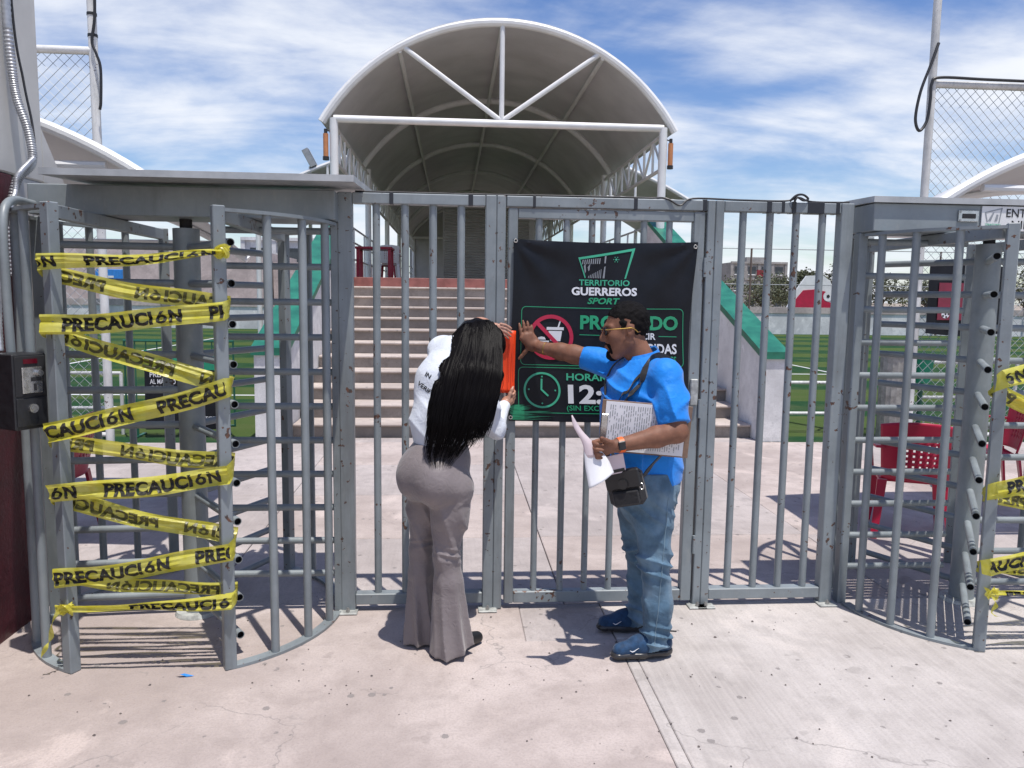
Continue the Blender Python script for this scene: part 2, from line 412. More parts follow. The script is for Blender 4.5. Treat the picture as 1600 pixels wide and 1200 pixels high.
# turf either side of the stairs and far out
t = MB()
t.add([(-70, 4.87, -0.02), (-2.27, 4.87, -0.02), (-2.27, 10.6, -0.02), (-70, 10.6, -0.02)], [(0, 1, 2, 3)])
t.add([(3.96, 4.87, -0.02), (70, 4.87, -0.02), (70, 10.6, -0.02), (3.96, 10.6, -0.02)], [(0, 1, 2, 3)])
t.add([(4.2, 10.6, -0.02), (70, 10.6, -0.02), (70, 36.4, -0.02), (4.2, 36.4, -0.02)], [(0, 1, 2, 3)])
t.add([(-70, 10.6, -0.02), (-2.5, 10.6, -0.02), (-2.5, 36.4, -0.02), (-70, 36.4, -0.02)], [(0, 1, 2, 3)])
tag(t.build('turf', M_TURF, smooth=False), kind='structure')
# painted pitch lines
pl = MB()
for a in ((4.6, 40, 13.5, 13.6), (-40, -3.2, 9.2, 9.29), (-40, -3.2, 19.0, 19.1)):
    pl.box(a[0], a[1], a[2], a[3], -0.019, -0.014)
pl.box(9.0, 9.08, 13.5, 30, -0.019, -0.014); pl.box(-9.1, -9.0, 9.2, 30, -0.019, -0.014)
tag(pl.build('pitch_lines', M_WHITEP, smooth=False), kind='structure')

# ---- staircase
SX0, SX1 = -1.88, 3.66
ST_Y, TR, RI = 5.14, 0.46, 0.167
stair = thing('staircase', 'wide concrete staircase of twelve steps rising behind the gate', 'staircase', (0, ST_Y, 0))
step_me = None
for k in range(11):
    z1 = RI * (k + 1); y0 = TR * k
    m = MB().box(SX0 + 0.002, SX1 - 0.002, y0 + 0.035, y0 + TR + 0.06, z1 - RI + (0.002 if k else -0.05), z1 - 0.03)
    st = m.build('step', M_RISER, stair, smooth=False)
    n = MB().box(SX0 + 0.004, SX1 - 0.004, y0, y0 + TR + 0.034, z1 - 0.032, z1, bev=0.010).build('tread', M_CONC_STEP, st, smooth=False)
# platform with tiled edge
PY = ST_Y + TR * 11
plat = bpy.data.objects.new('platform', None); COL.objects.link(plat); tag(plat, kind='structure')
MB().box(-2.2, 3.9, PY + 0.03, 45, -0.05, RI * 12 - 0.012).build('platform_slab', M_TILE, plat, smooth=False)
tx = SX0
while tx < SX1 - 0.05:
    w = min(0.50, SX1 - tx)
    MB().box(tx + 0.003, tx + w - 0.003, PY, PY + 0.40, RI * 11 - 0.001, RI * 12, bev=0.004).build('edge_tile', M_TILE, plat, smooth=False)
    tx += w
# sloping parapet walls
def parapet(x0, x1, label):
    o = thing('parapet_wall', label, 'wall', ((x0 + x1) / 2, 4.88, 0))
    w = (x1 - x0) / 2; s = RI / TR; L = PY - 4.88 + 0.6
    prof = [(0, 0), (L, 0), (L, 1.0 + s * (L)), (0, 1.0)]
    vs = [(-w, a, b_) for a, b_ in prof] + [(w, a, b_) for a, b_ in prof]
    MB().add(vs, [(0, 1, 2, 3), (7, 6, 5, 4), (0, 4, 5, 1), (1, 5, 6, 2), (2, 6, 7, 3), (3, 7, 4, 0)]).build('wall', M_WHITEWALL, o, smooth=False)
    c = w + 0.03; prof = [(-0.03, 0.995), (L + 0.03, 1.0 + s * L + 0.005), (L + 0.03, 1.09 + s * L), (-0.03, 1.08)]
    vs = [(-c, a, b_) for a, b_ in prof] + [(c, a, b_) for a, b_ in prof]
    MB().add(vs, [(0, 1, 2, 3), (7, 6, 5, 4), (0, 4, 5, 1), (1, 5, 6, 2), (2, 6, 7, 3), (3, 7, 4, 0)]).build('coping', M_GREENCAP, o, smooth=False)
    d = MB(); d.box(-w - 0.012 if x0 > 0 else w, -w if x0 > 0 else w + 0.012, 0.0, 0.3, 0.0, 0.14)
    return o
parapet(-2.24, -1.885, 'white sloping stair wall with green coping behind the taped coin turnstile')
parapet(3.665, 3.94, 'white sloping stair wall with green coping behind the gate banner')

# ---- main barrel canopy
CC = 0.835; CY0 = 10.12; BAY = 5.5; NB = 5; ZE = 4.67; AP = 6.44; HW = 3.13
RAD = (HW ** 2 + (AP - ZE) ** 2) / (2 * (AP - ZE)); ZC = AP - RAD; A0 = math.asin(HW / RAD)
def arch_pts(hw, ze, ap, n, cx, y):
    rad = (hw ** 2 + (ap - ze) ** 2) / (2 * (ap - ze)); zc = ap - rad; a0 = math.asin(hw / rad)
    return [(cx + rad * math.sin(-a0 + 2 * a0 * i / n), y, zc + rad * math.cos(-a0 + 2 * a0 * i / n)) for i in range(n + 1)]
can = thing('barrel_canopy', 'long white barrel vaulted canopy over the top of the stairs', 'canopy', (0, 0, 0))
mem = MB(); NA = 28; NYB = 20
rows = []
for j in range(NB * NYB + 1):
    y = CY0 - 0.05 + j * BAY / NYB
    sag = -0.03 * math.sin(PI * (j % NYB) / NYB) - 0.035 * abs(math.sin(PI * 5 * (j % NYB) / NYB))
    rows.append([Vector(p) for p in arch_pts(HW + 0.03, ZE + 0.03, AP + 0.06 + sag, NA, CC, y)])
vs = [p for r_ in rows for p in r_]; n1 = NA + 1
mem.add(vs, [(j * n1 + i, j * n1 + i + 1, (j + 1) * n1 + i + 1, (j + 1) * n1 + i) for j in range(len(rows) - 1) for i in range(NA)])
mo = mem.build('membrane_roof', M_MEMBRANE, can)
sm = mo.modifiers.new('thickness', 'SOLIDIFY'); sm.thickness = 0.008; sm.offset = 1
PXL, PXR, ZT = -2.09, 3.75, 4.73; ZP = RI * 12
arch_me = MB().path(arch_pts(HW, ZE, AP, 40, CC, 0), 0.075, 10).mesh('arch', M_WHITEP)
post_me = MB().tube((0, 0, 0), (0, 0, ZT + 0.02 - ZP), 0.075, 14).mesh('post', M_WHITEP)
tie_me = MB().tube((PXL, 0, ZT), (PXR, 0, ZT), 0.065, 12).mesh('tie_beam', M_WHITEP)
for j in range(NB + 1):
    y = CY0 + j * BAY
    link('arch', arch_me, can, (0, y, 0))
    for x in (PXL, PXR): link('post', post_me, can, (x, y, ZP - 0.012))
    if j in (0, NB): link('tie_beam', tie_me, can, (0, y, 0))
MB().tube((CC, CY0, ZT + 0.05), (CC, CY0, AP - 0.04), 0.045, 10).build('king_post', M_WHITEP, can)
for sx in (-1, 1):
    MB().tube((CC, CY0, ZT + 0.04), (CC + sx * 1.72, CY0, 5.97), 0.045, 10).build('strut', M_WHITEP, can)
for a in (-0.52, 0.0, 0.52):
    x = CC + (RAD - 0.06) * math.sin(a); z = ZC + (RAD - 0.06) * math.cos(a)
    MB().tube((x, CY0, z), (x, CY0 + NB * BAY, z), 0.04, 8).build('purlin', M_WHITEP, can)
for x in (PXL, PXR):
    tr = MB(); y1 = CY0 + NB * BAY; zt, zb = 4.62, 4.02
    tr.tube((x, CY0, zt), (x, y1, zt), 0.035, 8).tube((x, CY0, zb), (x, y1, zb), 0.035, 8)
    k = 0; y = CY0
    while y < y1 - 0.1:
        tr.tube((x, y, zb), (x, y, zt), 0.024, 6)
        a, c_ = (zb, zt) if k % 2 == 0 else (zt, zb)
        tr.tube((x, y, a), (x, y + 0.6875, c_), 0.024, 6)
        y += 0.6875; k += 1
    tr.build('side_truss', M_WHITEP, can)
for x, s_ in ((PXL - 0.14, 1), (PXR + 0.14, 1)):
    l_ = thing('tube_lamp', 'orange tube lamp hung beside the left canopy post' if x < 0 else 'orange tube lamp hung beside the right canopy post', 'lamp', (x, CY0 - 0.02, 4.05))
    MB().tube((0, 0, 0.03), (0, 0, 0.42), 0.045, 12).build('tube', M_COPPER, l_)
    MB().tube((0, 0, -0.03), (0, 0, 0.03), 0.055, 12).build('end_cap', M_BLACKBOX, l_)
    MB().tube((0, 0, 0.42), (0, 0, 0.50), 0.03, 10).build('top_cap', M_BLACKBOX, l_)
    MB().tube((0, 0, 0.46), (0.13 if x < 0 else -0.13, 0.02, 0.5), 0.012, 8).build('bracket', M_BLACKBOX, l_)

# ---- shallow arched wings behind the canopy
RY = 18.2
for sx, lab in ((-1, 'shallow arched white roof wing behind the left canopy posts'), (1, 'shallow arched white roof wing behind the right canopy posts')):
    rc = thing('wing_roof', lab, 'canopy', (CC, RY, 0))
    def zw(d): return 6.07 - (11.7 - math.sqrt(11.7 ** 2 - d * d))
    ds = [3.25 + (6.4 - 3.25) * i / 14 for i in range(15)]
    m_ = MB(); m_.add([(sx * d, k * 2.0, zw(d) + 0.05) for k in range(5) for d in ds], [(j * 15 + i, j * 15 + i + 1, (j + 1) * 15 + i + 1, (j + 1) * 15 + i) for j in range(4) for i in range(14)])
    o = m_.build('membrane_roof', M_MEMBRANE, rc); sm = o.modifiers.new('thickness', 'SOLIDIFY'); sm.thickness = 0.01; sm.offset = 1
    MB().path([(sx * d, 0, zw(d)) for d in ds], 0.055, 8).build('arch', M_WHITEP, rc)
    MB().tube((sx * 3.3, 0, 4.55), (sx * 6.0, 0, 4.45), 0.045, 8).build('tie_beam', M_WHITEP, rc)
    for d in (3.6, 4.3, 5.0): MB().tube((sx * d, 0, 4.5), (sx * d, 0, zw(d)), 0.035, 8).build('hanger', M_WHITEP, rc)
    for yy in (0, 8): MB().tube((sx * 6.2, yy, -0.05), (sx * 6.2, yy, 4.35), 0.07, 10).build('post', M_WHITEP, rc)

# ---- side canopies over the turnstile lanes
def side_canopy(cx, y0, Ld, lab):
    o = thing('side_canopy', lab, 'canopy', (cx, y0, 0))
    hw = 1.54; ze = 2.28; ap_ = 2.77
    DR = 0.17      # the roof falls towards the pitch
    rws = [[(p[0], p[1], p[2] - DR * p[1]) for p in arch_pts(hw, ze + 0.02, ap_ + 0.02, 20, 0, k * Ld / 4)] for k in range(5)]
    q = MB(); q.add([p for r_ in rws for p in r_], [(j * 21 + i, j * 21 + i + 1, (j + 1) * 21 + i + 1, (j + 1) * 21 + i) for j in range(4) for i in range(20)])
    r = q.build('membrane_roof', M_MEMBRANE, o); sm = r.modifiers.new('thickness', 'SOLIDIFY'); sm.thickness = 0.008; sm.offset = 1
    for yy in (0.0, Ld):
        MB().path([(p[0], p[1], p[2] - DR * yy) for p in arch_pts(hw, ze, ap_, 30, 0, yy)], 0.034, 10).build('arch', M_WHITEP, o)
    for yy in (0.02, Ld - 0.02):
        MB().tube((-hw + 0.3, yy, 2.40 - DR * yy), (hw - 0.3, yy, 2.40 - DR * yy), 0.024, 8).build('tie_beam', M_WHITEP, o)
    for sx in ((-1,) if cx < 0 else (1,)):
        for yy in (0.0, Ld):
            MB().tube((sx * (hw - 0.25), yy, 0), (sx * (hw - 0.25), yy, 2.40 - DR * yy), 0.032, 10).build('post', M_WHITEP, o)
    return o
side_canopy(-3.22, 0.62, 1.9, 'low white arched shade roof beside the off-white column')
side_canopy(4.52, 0.62, 1.2, 'low white arched shade roof above the red plastic chairs')

# ---- kiosk with roller shutter at the back of the platform
MB().add([(p[0], CY0 + NB * BAY + 0.08, p[2]) for p in arch_pts(HW, ZE, AP, 24, CC, 0)] + [(CC + HW, CY0 + NB * BAY + 0.08, ZP - 0.012), (CC - HW, CY0 + NB * BAY + 0.08, ZP - 0.012)], [tuple(range(27))]).build('added_light_stop', M_SHUTTER, can, smooth=False)  # added wall closing the vault's open end, keeps sky light out of it
kio = thing('kiosk', 'grey kiosk with closed roller shutter under the canopy', 'kiosk', (0.9, 22.2, ZP))
MB().box(-1.25, 1.8, 0.12, 2.6, -0.012, 3.0).build('wall', M_SHUTTER, kio, smooth=False)
sh = MB(); ns = 30
for k in range(ns):
    z0 = 0.02 + k * 0.085
    sh.add([(-1.2, 0.10, z0), (1.6, 0.10, z0), (1.6, 0.055, z0 + 0.0425), (-1.2, 0.055, z0 + 0.0425), (1.6, 0.10, z0 + 0.085), (-1.2, 0.10, z0 + 0.085)], [(0, 1, 2, 3), (3, 2, 4, 5)])
so = sh.build('shutter_slats', M_SHUTTER, kio, smooth=False); tag(so, kind='stuff')
MB().box(-1.25, 1.8, 0.0, 0.12, 2.58, 3.0).build('shutter_housing', M_SHUTTER, kio, smooth=False)

# ================================================================== GATE LINE
def rail(name, x0, x1, y0, y1, z0, z1, parent, m=None, bev=0.004):
    return MB().box(x0, x1, y0, y1, z0, z1, bev=bev).build(name, m or M_STEEL, parent, smooth=False)
bar_me = {}
def vbar(x, y, z0, z1, r, parent, name='bar', mat=None):
    k = (round(z1 - z0, 3), r)
    if k not in bar_me: bar_me[k] = MB().tube((0, 0, 0), (0, 0, z1 - z0), r, 14).mesh(name, mat or M_STEEL)
    return link(name, bar_me[k], parent, (x, y, z0), (0, 0, random.uniform(0, 6)))
def footplate(x, y, parent):
    p = MB().box(x - 0.05, x + 0.05, y - 0.055, y + 0.03, 0.001, 0.011, bev=0.003).build('foot_plate', M_PLATE, parent, smooth=False)
    MB().tube((x, y - 0.03, 0.011), (x, y - 0.03, 0.026), 0.011, 6).tube((x, y - 0.03, 0.026), (x, y - 0.03, 0.034), 0.006, 8).build('bolt', M_BOLT, p, smooth=False)
def band(x0, x1, parent, z0=2.143, z1=2.197):
    MB().box(x0, x1, -0.034, 0.034, z0 - 0.002, z1 + 0.002, bev=0.001).build('tape_band', M_BLACKT, parent, smooth=False)

def fixed_panel(label, xl0, xl1, xr0, xr1, bars, bands):
    cx = (xl0 + xr1) / 2
    o = thing('barred_fence', label, 'fence', (cx, 0, 0), group='fixed grey fence panels flanking the gate')
    rail('post', xl0 - cx, xl1 - cx, -0.035, 0.035, 0.0, 2.197, o)
    rail('post', xr0 - cx, xr1 - cx, -0.035, 0.035, 0.0, 2.197, o)
    rail('top_rail', xl1 - cx + 0.001, xr0 - cx - 0.001, -0.031, 0.031, 2.142, 2.196, o)
    rail('bottom_rail', xl1 - cx + 0.001, xr0 - cx - 0.001, -0.031, 0.031, 0.036, 0.095, o)
    for x in bars: vbar(x - cx, 0, 0.09, 2.145, 0.0195, o)
    for a, b_ in bands: band(a - cx, b_ - cx, o)
    footplate((xl0 + xl1) / 2 - cx, -0.03, o); footplate((xr0 + xr1) / 2 - cx, -0.03, o)
    return o
PL = fixed_panel('grey steel fence panel beside the turnstile with the coin box', -0.585, -0.513, 0.164, 0.219, (-0.394, -0.248, -0.105, 0.039), ((-0.325, -0.305), (0.075, 0.098)))
PR = fixed_panel('grey steel fence panel with black tape wraps on its top rail', 1.366, 1.411, 2.045, 2.115, (1.524, 1.67, 1.813, 1.957), ((1.64, 1.665), (1.72, 1.735), (1.775, 1.797), (1.86, 1.95), (2.015, 2.035)))
rail('hinge_post', 0.222 + 0.1815, 0.222 + 0.2275, -0.035, 0.035, 0.0, 2.197, PL)
PL.children[-1].location = (0, 0, 0)

door = thing('gate_door', 'grey steel barred gate carrying the black banner', 'gate', (0.796, 0, 0))
dx = lambda x: x - 0.796
rail('stile', dx(0.281), dx(0.330), -0.028, 0.028, 0.03, 2.136, door)
rail('stile', dx(1.254), dx(1.312), -0.028, 0.028, 0.03, 2.136, door)
rail('top_rail', dx(0.331), dx(1.253), -0.026, 0.026, 2.085, 2.135, door)
rail('bottom_rail', dx(0.331), dx(1.253), -0.026, 0.026, 0.031, 0.094, door)
for x in (0.442, 0.586, 0.72, 0.855, 0.994, 1.13): vbar(dx(x), 0, 0.09, 2.089, 0.0175, door)
for z in (0.35, 1.1, 1.85):
    MB().tube((dx(1.3175), -0.034, z - 0.05), (dx(1.3175), -0.034, z + 0.05), 0.009, 10).build('hinge', M_STEEL, door)
lt = MB().box(dx(1.262), dx(1.302), -0.05, -0.028, 1.12, 1.26, bev=0.004).build('latch', M_PLATE, door, smooth=False)
fr = thing('gate_frame', 'grey steel lintel and hinge post around the banner gate', 'gate frame', (0.796, 0, 0))
rail('post', dx(1.322), dx(1.364), -0.035, 0.035, 0.0, 2.197, fr)
rail('lintel', dx(0.2705), dx(1.321), -0.033, 0.033, 2.142, 2.196, fr)
for a, b_ in ((0.405, 0.42), (0.93, 0.95), (1.295, 1.318)): band(dx(a), dx(b_), fr)
footplate(dx(1.343), -0.03, fr)
# cable lying along the top of the frames
cp = [(-0.5, 0.0, 2.204), (0.1, 0.005, 2.203), (0.6, -0.01, 2.204), (1.0, 0.0, 2.205), (1.1, -0.032, 2.20), (1.17, -0.045, 2.165), (1.24, -0.03, 2.203), (1.5, 0.0, 2.205), (1.75, 0.01, 2.207), (1.82, 0.0, 2.225), (1.9, 0.01, 2.206), (2.1, 0.0, 2.205)]
tag(MB().path(smooth_pts(cp, 6), 0.005, 6).build('cable', M_CABLE), 'thin black cable lying along the top of the gate frame', 'cable')
tag(MB().path(smooth_pts([(1.76, -0.03, 2.20), (1.79, -0.042, 2.23), (1.83, -0.035, 2.235), (1.86, -0.03, 2.215), (1.83, -0.04, 2.205), (1.79, -0.045, 2.218), (1.775, -0.036, 2.16)], 6), 0.006, 6).build('cable_knot', M_CABLE), 'knot of black cable on the fence panel top rail', 'cable')

# ================================================================== FULL HEIGHT TURNSTILES
def ring_pt(R, deg, z=0.0): return Vector((R * math.cos(R_(deg)), R * math.sin(R_(deg)), z))
def arc_flat(R0, R1, a0, a1, z0, z1, n=20):
    m = MB(); vs = []
    for i in range(n + 1):
        a = a0 + (a1 - a0) * i / n
        for R, z in ((R0, z0), (R1, z0), (R1, z1), (R0, z1)): vs.append(ring_pt(R, a, z))
    fs = [(i * 4 + k, i * 4 + (k + 1) % 4, (i + 1) * 4 + (k + 1) % 4, (i + 1) * 4 + k) for i in range(n) for k in range(4)]
    fs += [(3, 2, 1, 0), (n * 4, n * 4 + 1, n * 4 + 2, n * 4 + 3)]
    return m.add(vs, fs)
def turnstile(name, label, loc, R, mir, rows, arm_len, roof):
    """mir=1: gate side is +x; mir=-1: gate side is -x"""
    o = thing(name, label, 'turnstile', loc, group='full height turnstiles either side of the gate')
    A = (lambda a: a) if mir == 1 else (lambda a: 180 - a)
    # base and top rings: gate-side arc and outer arc
    for a0, a1, nm in ((-62, -4, 'floor_ring'), (4, 62, 'floor_ring'), (118, 242, 'floor_ring')):
        arc_flat(R - 0.026, R + 0.026, A(a0), A(a1), 0.001, 0.014).build(nm, M_STEEL, o, smooth=False)
        arc_flat(R - 0.024, R + 0.024, A(a0), A(a1), 2.025, 2.04).build('top_ring', M_STEEL, o, smooth=False)
    for a in (-45, -29, -13, 15, 30, 46, 134, 150, 165, 180, 195, 209.5, 225.5):
        p = ring_pt(R, A(a)); vbar(p.x, p.y, 0.012, 2.027, 0.0195, o, 'cage_bar', M_STEELC)
    for a in (-62, 62, 118, 242):
        p = ring_pt(R, A(a))
        M = Matrix.Translation(p) @ Matrix.Rotation(R_(A(a)), 4, 'Z')
        MB().box(-0.026, 0.026, -0.026, 0.026, 0.0, 2.05, M=M, bev=0.004).build('corner_post', M_STEEL, o, smooth=False)
    for a0, a1 in ((-62, 62), (242, 118)):
        p, q = ring_pt(R, A(a0)), ring_pt(R, A(a1))
        MB().box(p.x - 0.02, p.x + 0.02, min(p.y, q.y) + 0.04, max(p.y, q.y) - 0.04, 1.985, 2.043, bev=0.003).build('lane_rail', M_STEEL, o, smooth=False)
    # header beam and roof
    xg = mir * (R + 0.03); xo = -mir * (R - 0.05)
    x0, x1 = min(xg, xo), max(xg, xo)
    MB().box(x0, x1, -0.15, 0.15, 2.046, 2.188, bev=0.004).build('header_beam', M_STEELC, o, smooth=False)
    rx0, rx1, ry0, ry1, rz0, rz1 = roof
    th = 0.03
    vs = [(rx0, ry0, rz0), (rx1, ry0, rz0), (rx1, ry1, rz1), (rx0, ry1, rz1)]
    MB().add(vs + [(a, b_, c_ + th) for a, b_, c_ in vs], [(3, 2, 1, 0), (4, 5, 6, 7), (0, 1, 5, 4), (1, 2, 6, 5), (2, 3, 7, 6), (3, 0, 4, 7)]).build('roof_sheet', M_ROOFSHEET, o, smooth=False)
    MB().tube((0, 0, 2.0), (0, 0, 2.05), 0.03, 12).build('top_bearing', M_HOLE, o)
    # gate side post with comb of fixed bars
    xp = mir * (R + 0.012)
    MB().box(xp - 0.024, xp + 0.024, -0.03, 0.03, 0.0, 2.045, bev=0.003).build('comb_post', M_STEEL, o, smooth=False)
    cm = MB().tube((0, 0, 0), (mir * -(R - 0.14), 0, 0), 0.0175, 12).mesh('comb_bar', M_STEELC)
    for k in range(11): link('comb_bar', cm, o, (mir * (R - 0.012), 0.0, 2.0 - 0.1795 * k))
    xq = -mir * (R - 0.02)
    MB().box(xq - 0.03, xq + 0.03, -0.03, 0.03, 0.0, 2.045, bev=0.003).build('outer_post', M_STEEL, o, smooth=False)
    # rotor
    MB().tube((0, 0, 0.02), (0, 0, 2.0), 0.064, 24).build('rotor_column', M_STEELC, o)
    MB().tube((0, 0, 0.001), (0, 0, 0.02), 0.115, 24, 0.105).build('floor_bearing', M_PLATE, o)
    am = MB(); L = arm_len
    am.tube((0.06, 0, 0), (L, 0, 0), 0.0185, 14, caps=False)
    n = 14
    rim = [(L, 0.0185 * math.cos(2 * PI * i / n), 0.0185 * math.sin(2 * PI * i / n)) for i in range(n)]
    rin = [(L, 0.0155 * math.cos(2 * PI * i / n), 0.0155 * math.sin(2 * PI * i / n)) for i in range(n)]
    dp = [(L - 0.03, y, z) for _, y, z in rin]
    am.add(rim + rin, [(i, (i + 1) % n, n + (i + 1) % n, n + i) for i in range(n)])
    am.add(rin + dp, [(i, (i + 1) % n, n + (i + 1) % n, n + i) for i in range(n)], 1)
    am.add(dp, [tuple(range(n))], 1)
    ame = am.mesh('rotor_arm', [M_STEELC, M_HOLE])
    for r_ in rows:
        for k in range(11): link('rotor_arm', ame, o, (0, 0, 1.905 - 0.1805 * k + (0.0 if r_ == rows[0] else 0.004)), (0, 0, R_(r_)))
    return o
TL = turnstile('turnstile', 'full height grey turnstile with black coin box and yellow tape zigzag', (-1.34, 0, 0), 0.73, 1, (-55.5, 64.5, 184.5), 0.635, (-0.49, 0.885, -0.42, 0.42, 2.193, 2.235))
TR_ = turnstile('turnstile', 'full height grey turnstile with a white entry sign on its header', (2.90, 0, 0), 0.71, -1, (-122, -2, 118), 0.63, (-0.755, 0.80, -0.17, 0.17, 2.19, 2.20))

# ================================================================== CAUTION TAPE
M_TAPE, nt, b = newmat('yellow_film')
cc = mixc(nt, ramp(nt, noise_node(nt, 14, 5, 0.65), 0.3, 0.75), (0.72, 0.66, 0.05), (0.85, 0.80, 0.20))
lk(nt, cc, b.inputs['Base Color']); b.inputs['Roughness'].default_value = 0.28
tl = nt.nodes.new('ShaderNodeBsdfTranslucent'); lk(nt, cc, tl.inputs['Color'])
tp = nt.nodes.new('ShaderNodeBsdfTransparent'); tp.inputs[0].default_value = (0.95, 0.92, 0.45, 1)
mx = nt.nodes.new('ShaderNodeMixShader'); mx.inputs[0].default_value = 0.38
mx2 = nt.nodes.new('ShaderNodeMixShader'); mx2.inputs[0].default_value = 0.22
outn = nt.nodes['Material Output']
lk(nt, b.outputs[0], mx.inputs[1]); lk(nt, tl.outputs[0], mx.inputs[2])
lk(nt, mx.outputs[0], mx2.inputs[1]); lk(nt, tp.outputs[0], mx2.inputs[2]); lk(nt, mx2.outputs[0], outn.inputs[0])
bump(nt, b, noise_node(nt, 16, 4, 0.6, stretch=(0.25, 1, 2.2)), 0.5, 0.01)
M_TPRINT = simple('tape_print', (0.010, 0.009, 0.006), 0.5)
M_TPRINT_B = simple('tape_print_through_film', (0.085, 0.080, 0.022), 0.5)

class Strip:
    """a strip of film between two posts; u along 0..1, v across -1..1"""
    def __init__(s, A, B, w0, w1, seed, twist0=0.0, twist1=0.0, sag=0.012):
        s.A = Vector(A); s.B = Vector(B); s.w0 = w0; s.w1 = w1; s.seed = seed; s.t0 = twist0; s.t1 = twist1; s.sag = sag
        s.L = (s.B - s.A).length
        s.d = (s.B - s.A).normalized(); s.n = Vector((0, -1, 0)); s.up = s.n.cross(s.d) * -1
        if s.up.z < 0: s.up = -s.up
    def P(s, u, v, off=0.0):
        w = (s.w0 + (s.w1 - s.w0) * u) / 2
        tw = s.t0 * (1 - u) ** 3 + s.t1 * u ** 3
        k = s.seed
        z1 = 0.006 * math.sin(v * 4.2 + k * 1.7 + 2.0 * u) + 0.0045 * math.sin(v * 9 + k + 5 * u) + 0.010 * math.sin(u * 7 + k * 2.3) * v
        z1 += 0.008 * mnoise.noise(Vector((u * 4.0, v * 0.9, k * 3.3)))
        sg = -s.sag * math.sin(PI * u)
        up = s.up * math.cos(tw) + s.n * math.sin(tw); nn = s.n * math.cos(tw) - s.up * math.sin(tw)
        return s.A + s.d * (u * s.L) + up * (v * w + 0.004 * math.sin(u * 9 + k)) + nn * (z1 + off) + Vector((0, 0, sg))
    def mesh(s, name, parent, nu=40, nv=8):
        m = MB(); vs = [s.P(i / nu, -1 + 2 * j / nv) for i in range(nu + 1) for j in range(nv + 1)]
        m.add(vs, [(i * (nv + 1) + j, (i + 1) * (nv + 1) + j, (i + 1) * (nv + 1) + j + 1, i * (nv + 1) + j + 1) for i in range(nu) for j in range(nv)])
        return m.build(name, M_TAPE, parent)
    def word(s, u0, u1, parent, mat, mirror=False, vb=-0.62, vt=0.60, txt='PRECAUCIóN'):
        vs = []; fs = []; W = 1.0
        for part, p0, p1, bo in (('PRECAUCI', 0.0, 0.755, 0.048), ('ó', 0.780, 0.874, 0.036), ('N', 0.892, 1.0, 0.048)):
            v_, f_, w_ = text_geo(part, bo, 0, 1.04); o_ = len(vs)
            vs += [(p0 + (p1 - p0) * x / w_, y) for x, y in v_]; fs += [tuple(i + o_ for i in f) for f in f_]
        # subdivide lightly by keeping triangles; clip to the strip
        m = MB(); pts = []; ok = []
        for x, y in vs:
            t = x / W
            u = u1 - (u1 - u0) * t if mirror else u0 + (u1 - u0) * t
            v = vb + (vt - vb) * y
            ok.append(0.004 < u < 0.996); u = min(max(u, 0.004), 0.996)
            pts.append(s.P(u, v, 0.0035))
        ff = [f for f in fs if any(ok[i] for i in f)]
        if not ff: return
        used = sorted({i for f in ff for i in f}); mp = {j: i for i, j in enumerate(used)}
        m.add([pts[i] for i in used], [tuple(mp[i] for i in f) for f in ff])
        tag(m.build('lettering', mat, parent, smooth=False), kind='stuff')
def pu(px): return (px - 70.0) / 285.0
YF, YB = -0.692, -0.598
def zig(label, xl, xr, rows, wm=0.084, right=False):
    o = thing('caution_tape', label, 'tape', ((xl + xr) / 2, -0.645, 0))
    inv = Matrix.Translation((-(xl + xr) / 2, 0.645, 0))
    prev = None
    for i, (za, zb, w0, w1, t0, t1, words) in enumerate(rows):
        fr_ = i % 2 == 0
        y = YF if fr_ else YB
        s = Strip((xl, y, za), (xr, y, zb), w0, w1, i + (40 if right else 0), t0, t1)
        s.A = inv @ s.A; s.B = inv @ s.B
        st = s.mesh('strip', o)
        for (a, b_) in words:
            s.word(a, b_, st, M_TPRINT if fr_ else M_TPRINT_B, mirror=not fr_)
        if prev is not None:
            # fold round the post between the previous strip and this one
            at_left = (i % 2 == 1)
            # strips 0,1 meet at the left post; 1,2 at the right post
            e = 0.0 if at_left else 1.0
            sg = -1 if at_left else 1
            m = MB(); nv = 6; nk = 6; vs = []
            for k in range(nk + 1):
                t = k / nk
                for j in range(nv + 1):
                    v = -1 + 2 * j / nv
                    p = prev.P(e, v) * (1 - t) + s.P(e, v) * t
                    p.x += sg * 0.009 * math.sin(PI * t); vs.append(p)
            m.add(vs, [(k * (nv + 1) + j, (k + 1) * (nv + 1) + j, (k + 1) * (nv + 1) + j + 1, k * (nv + 1) + j + 1) for k in range(nk) for j in range(nv)])
            m.build('fold', M_TAPE, o)
        prev = s
    return o
WD = 185 / 285.0
def w_from(px): return (pu(px), pu(px) + WD)
def w_to(px): return (pu(px) - WD, pu(px))
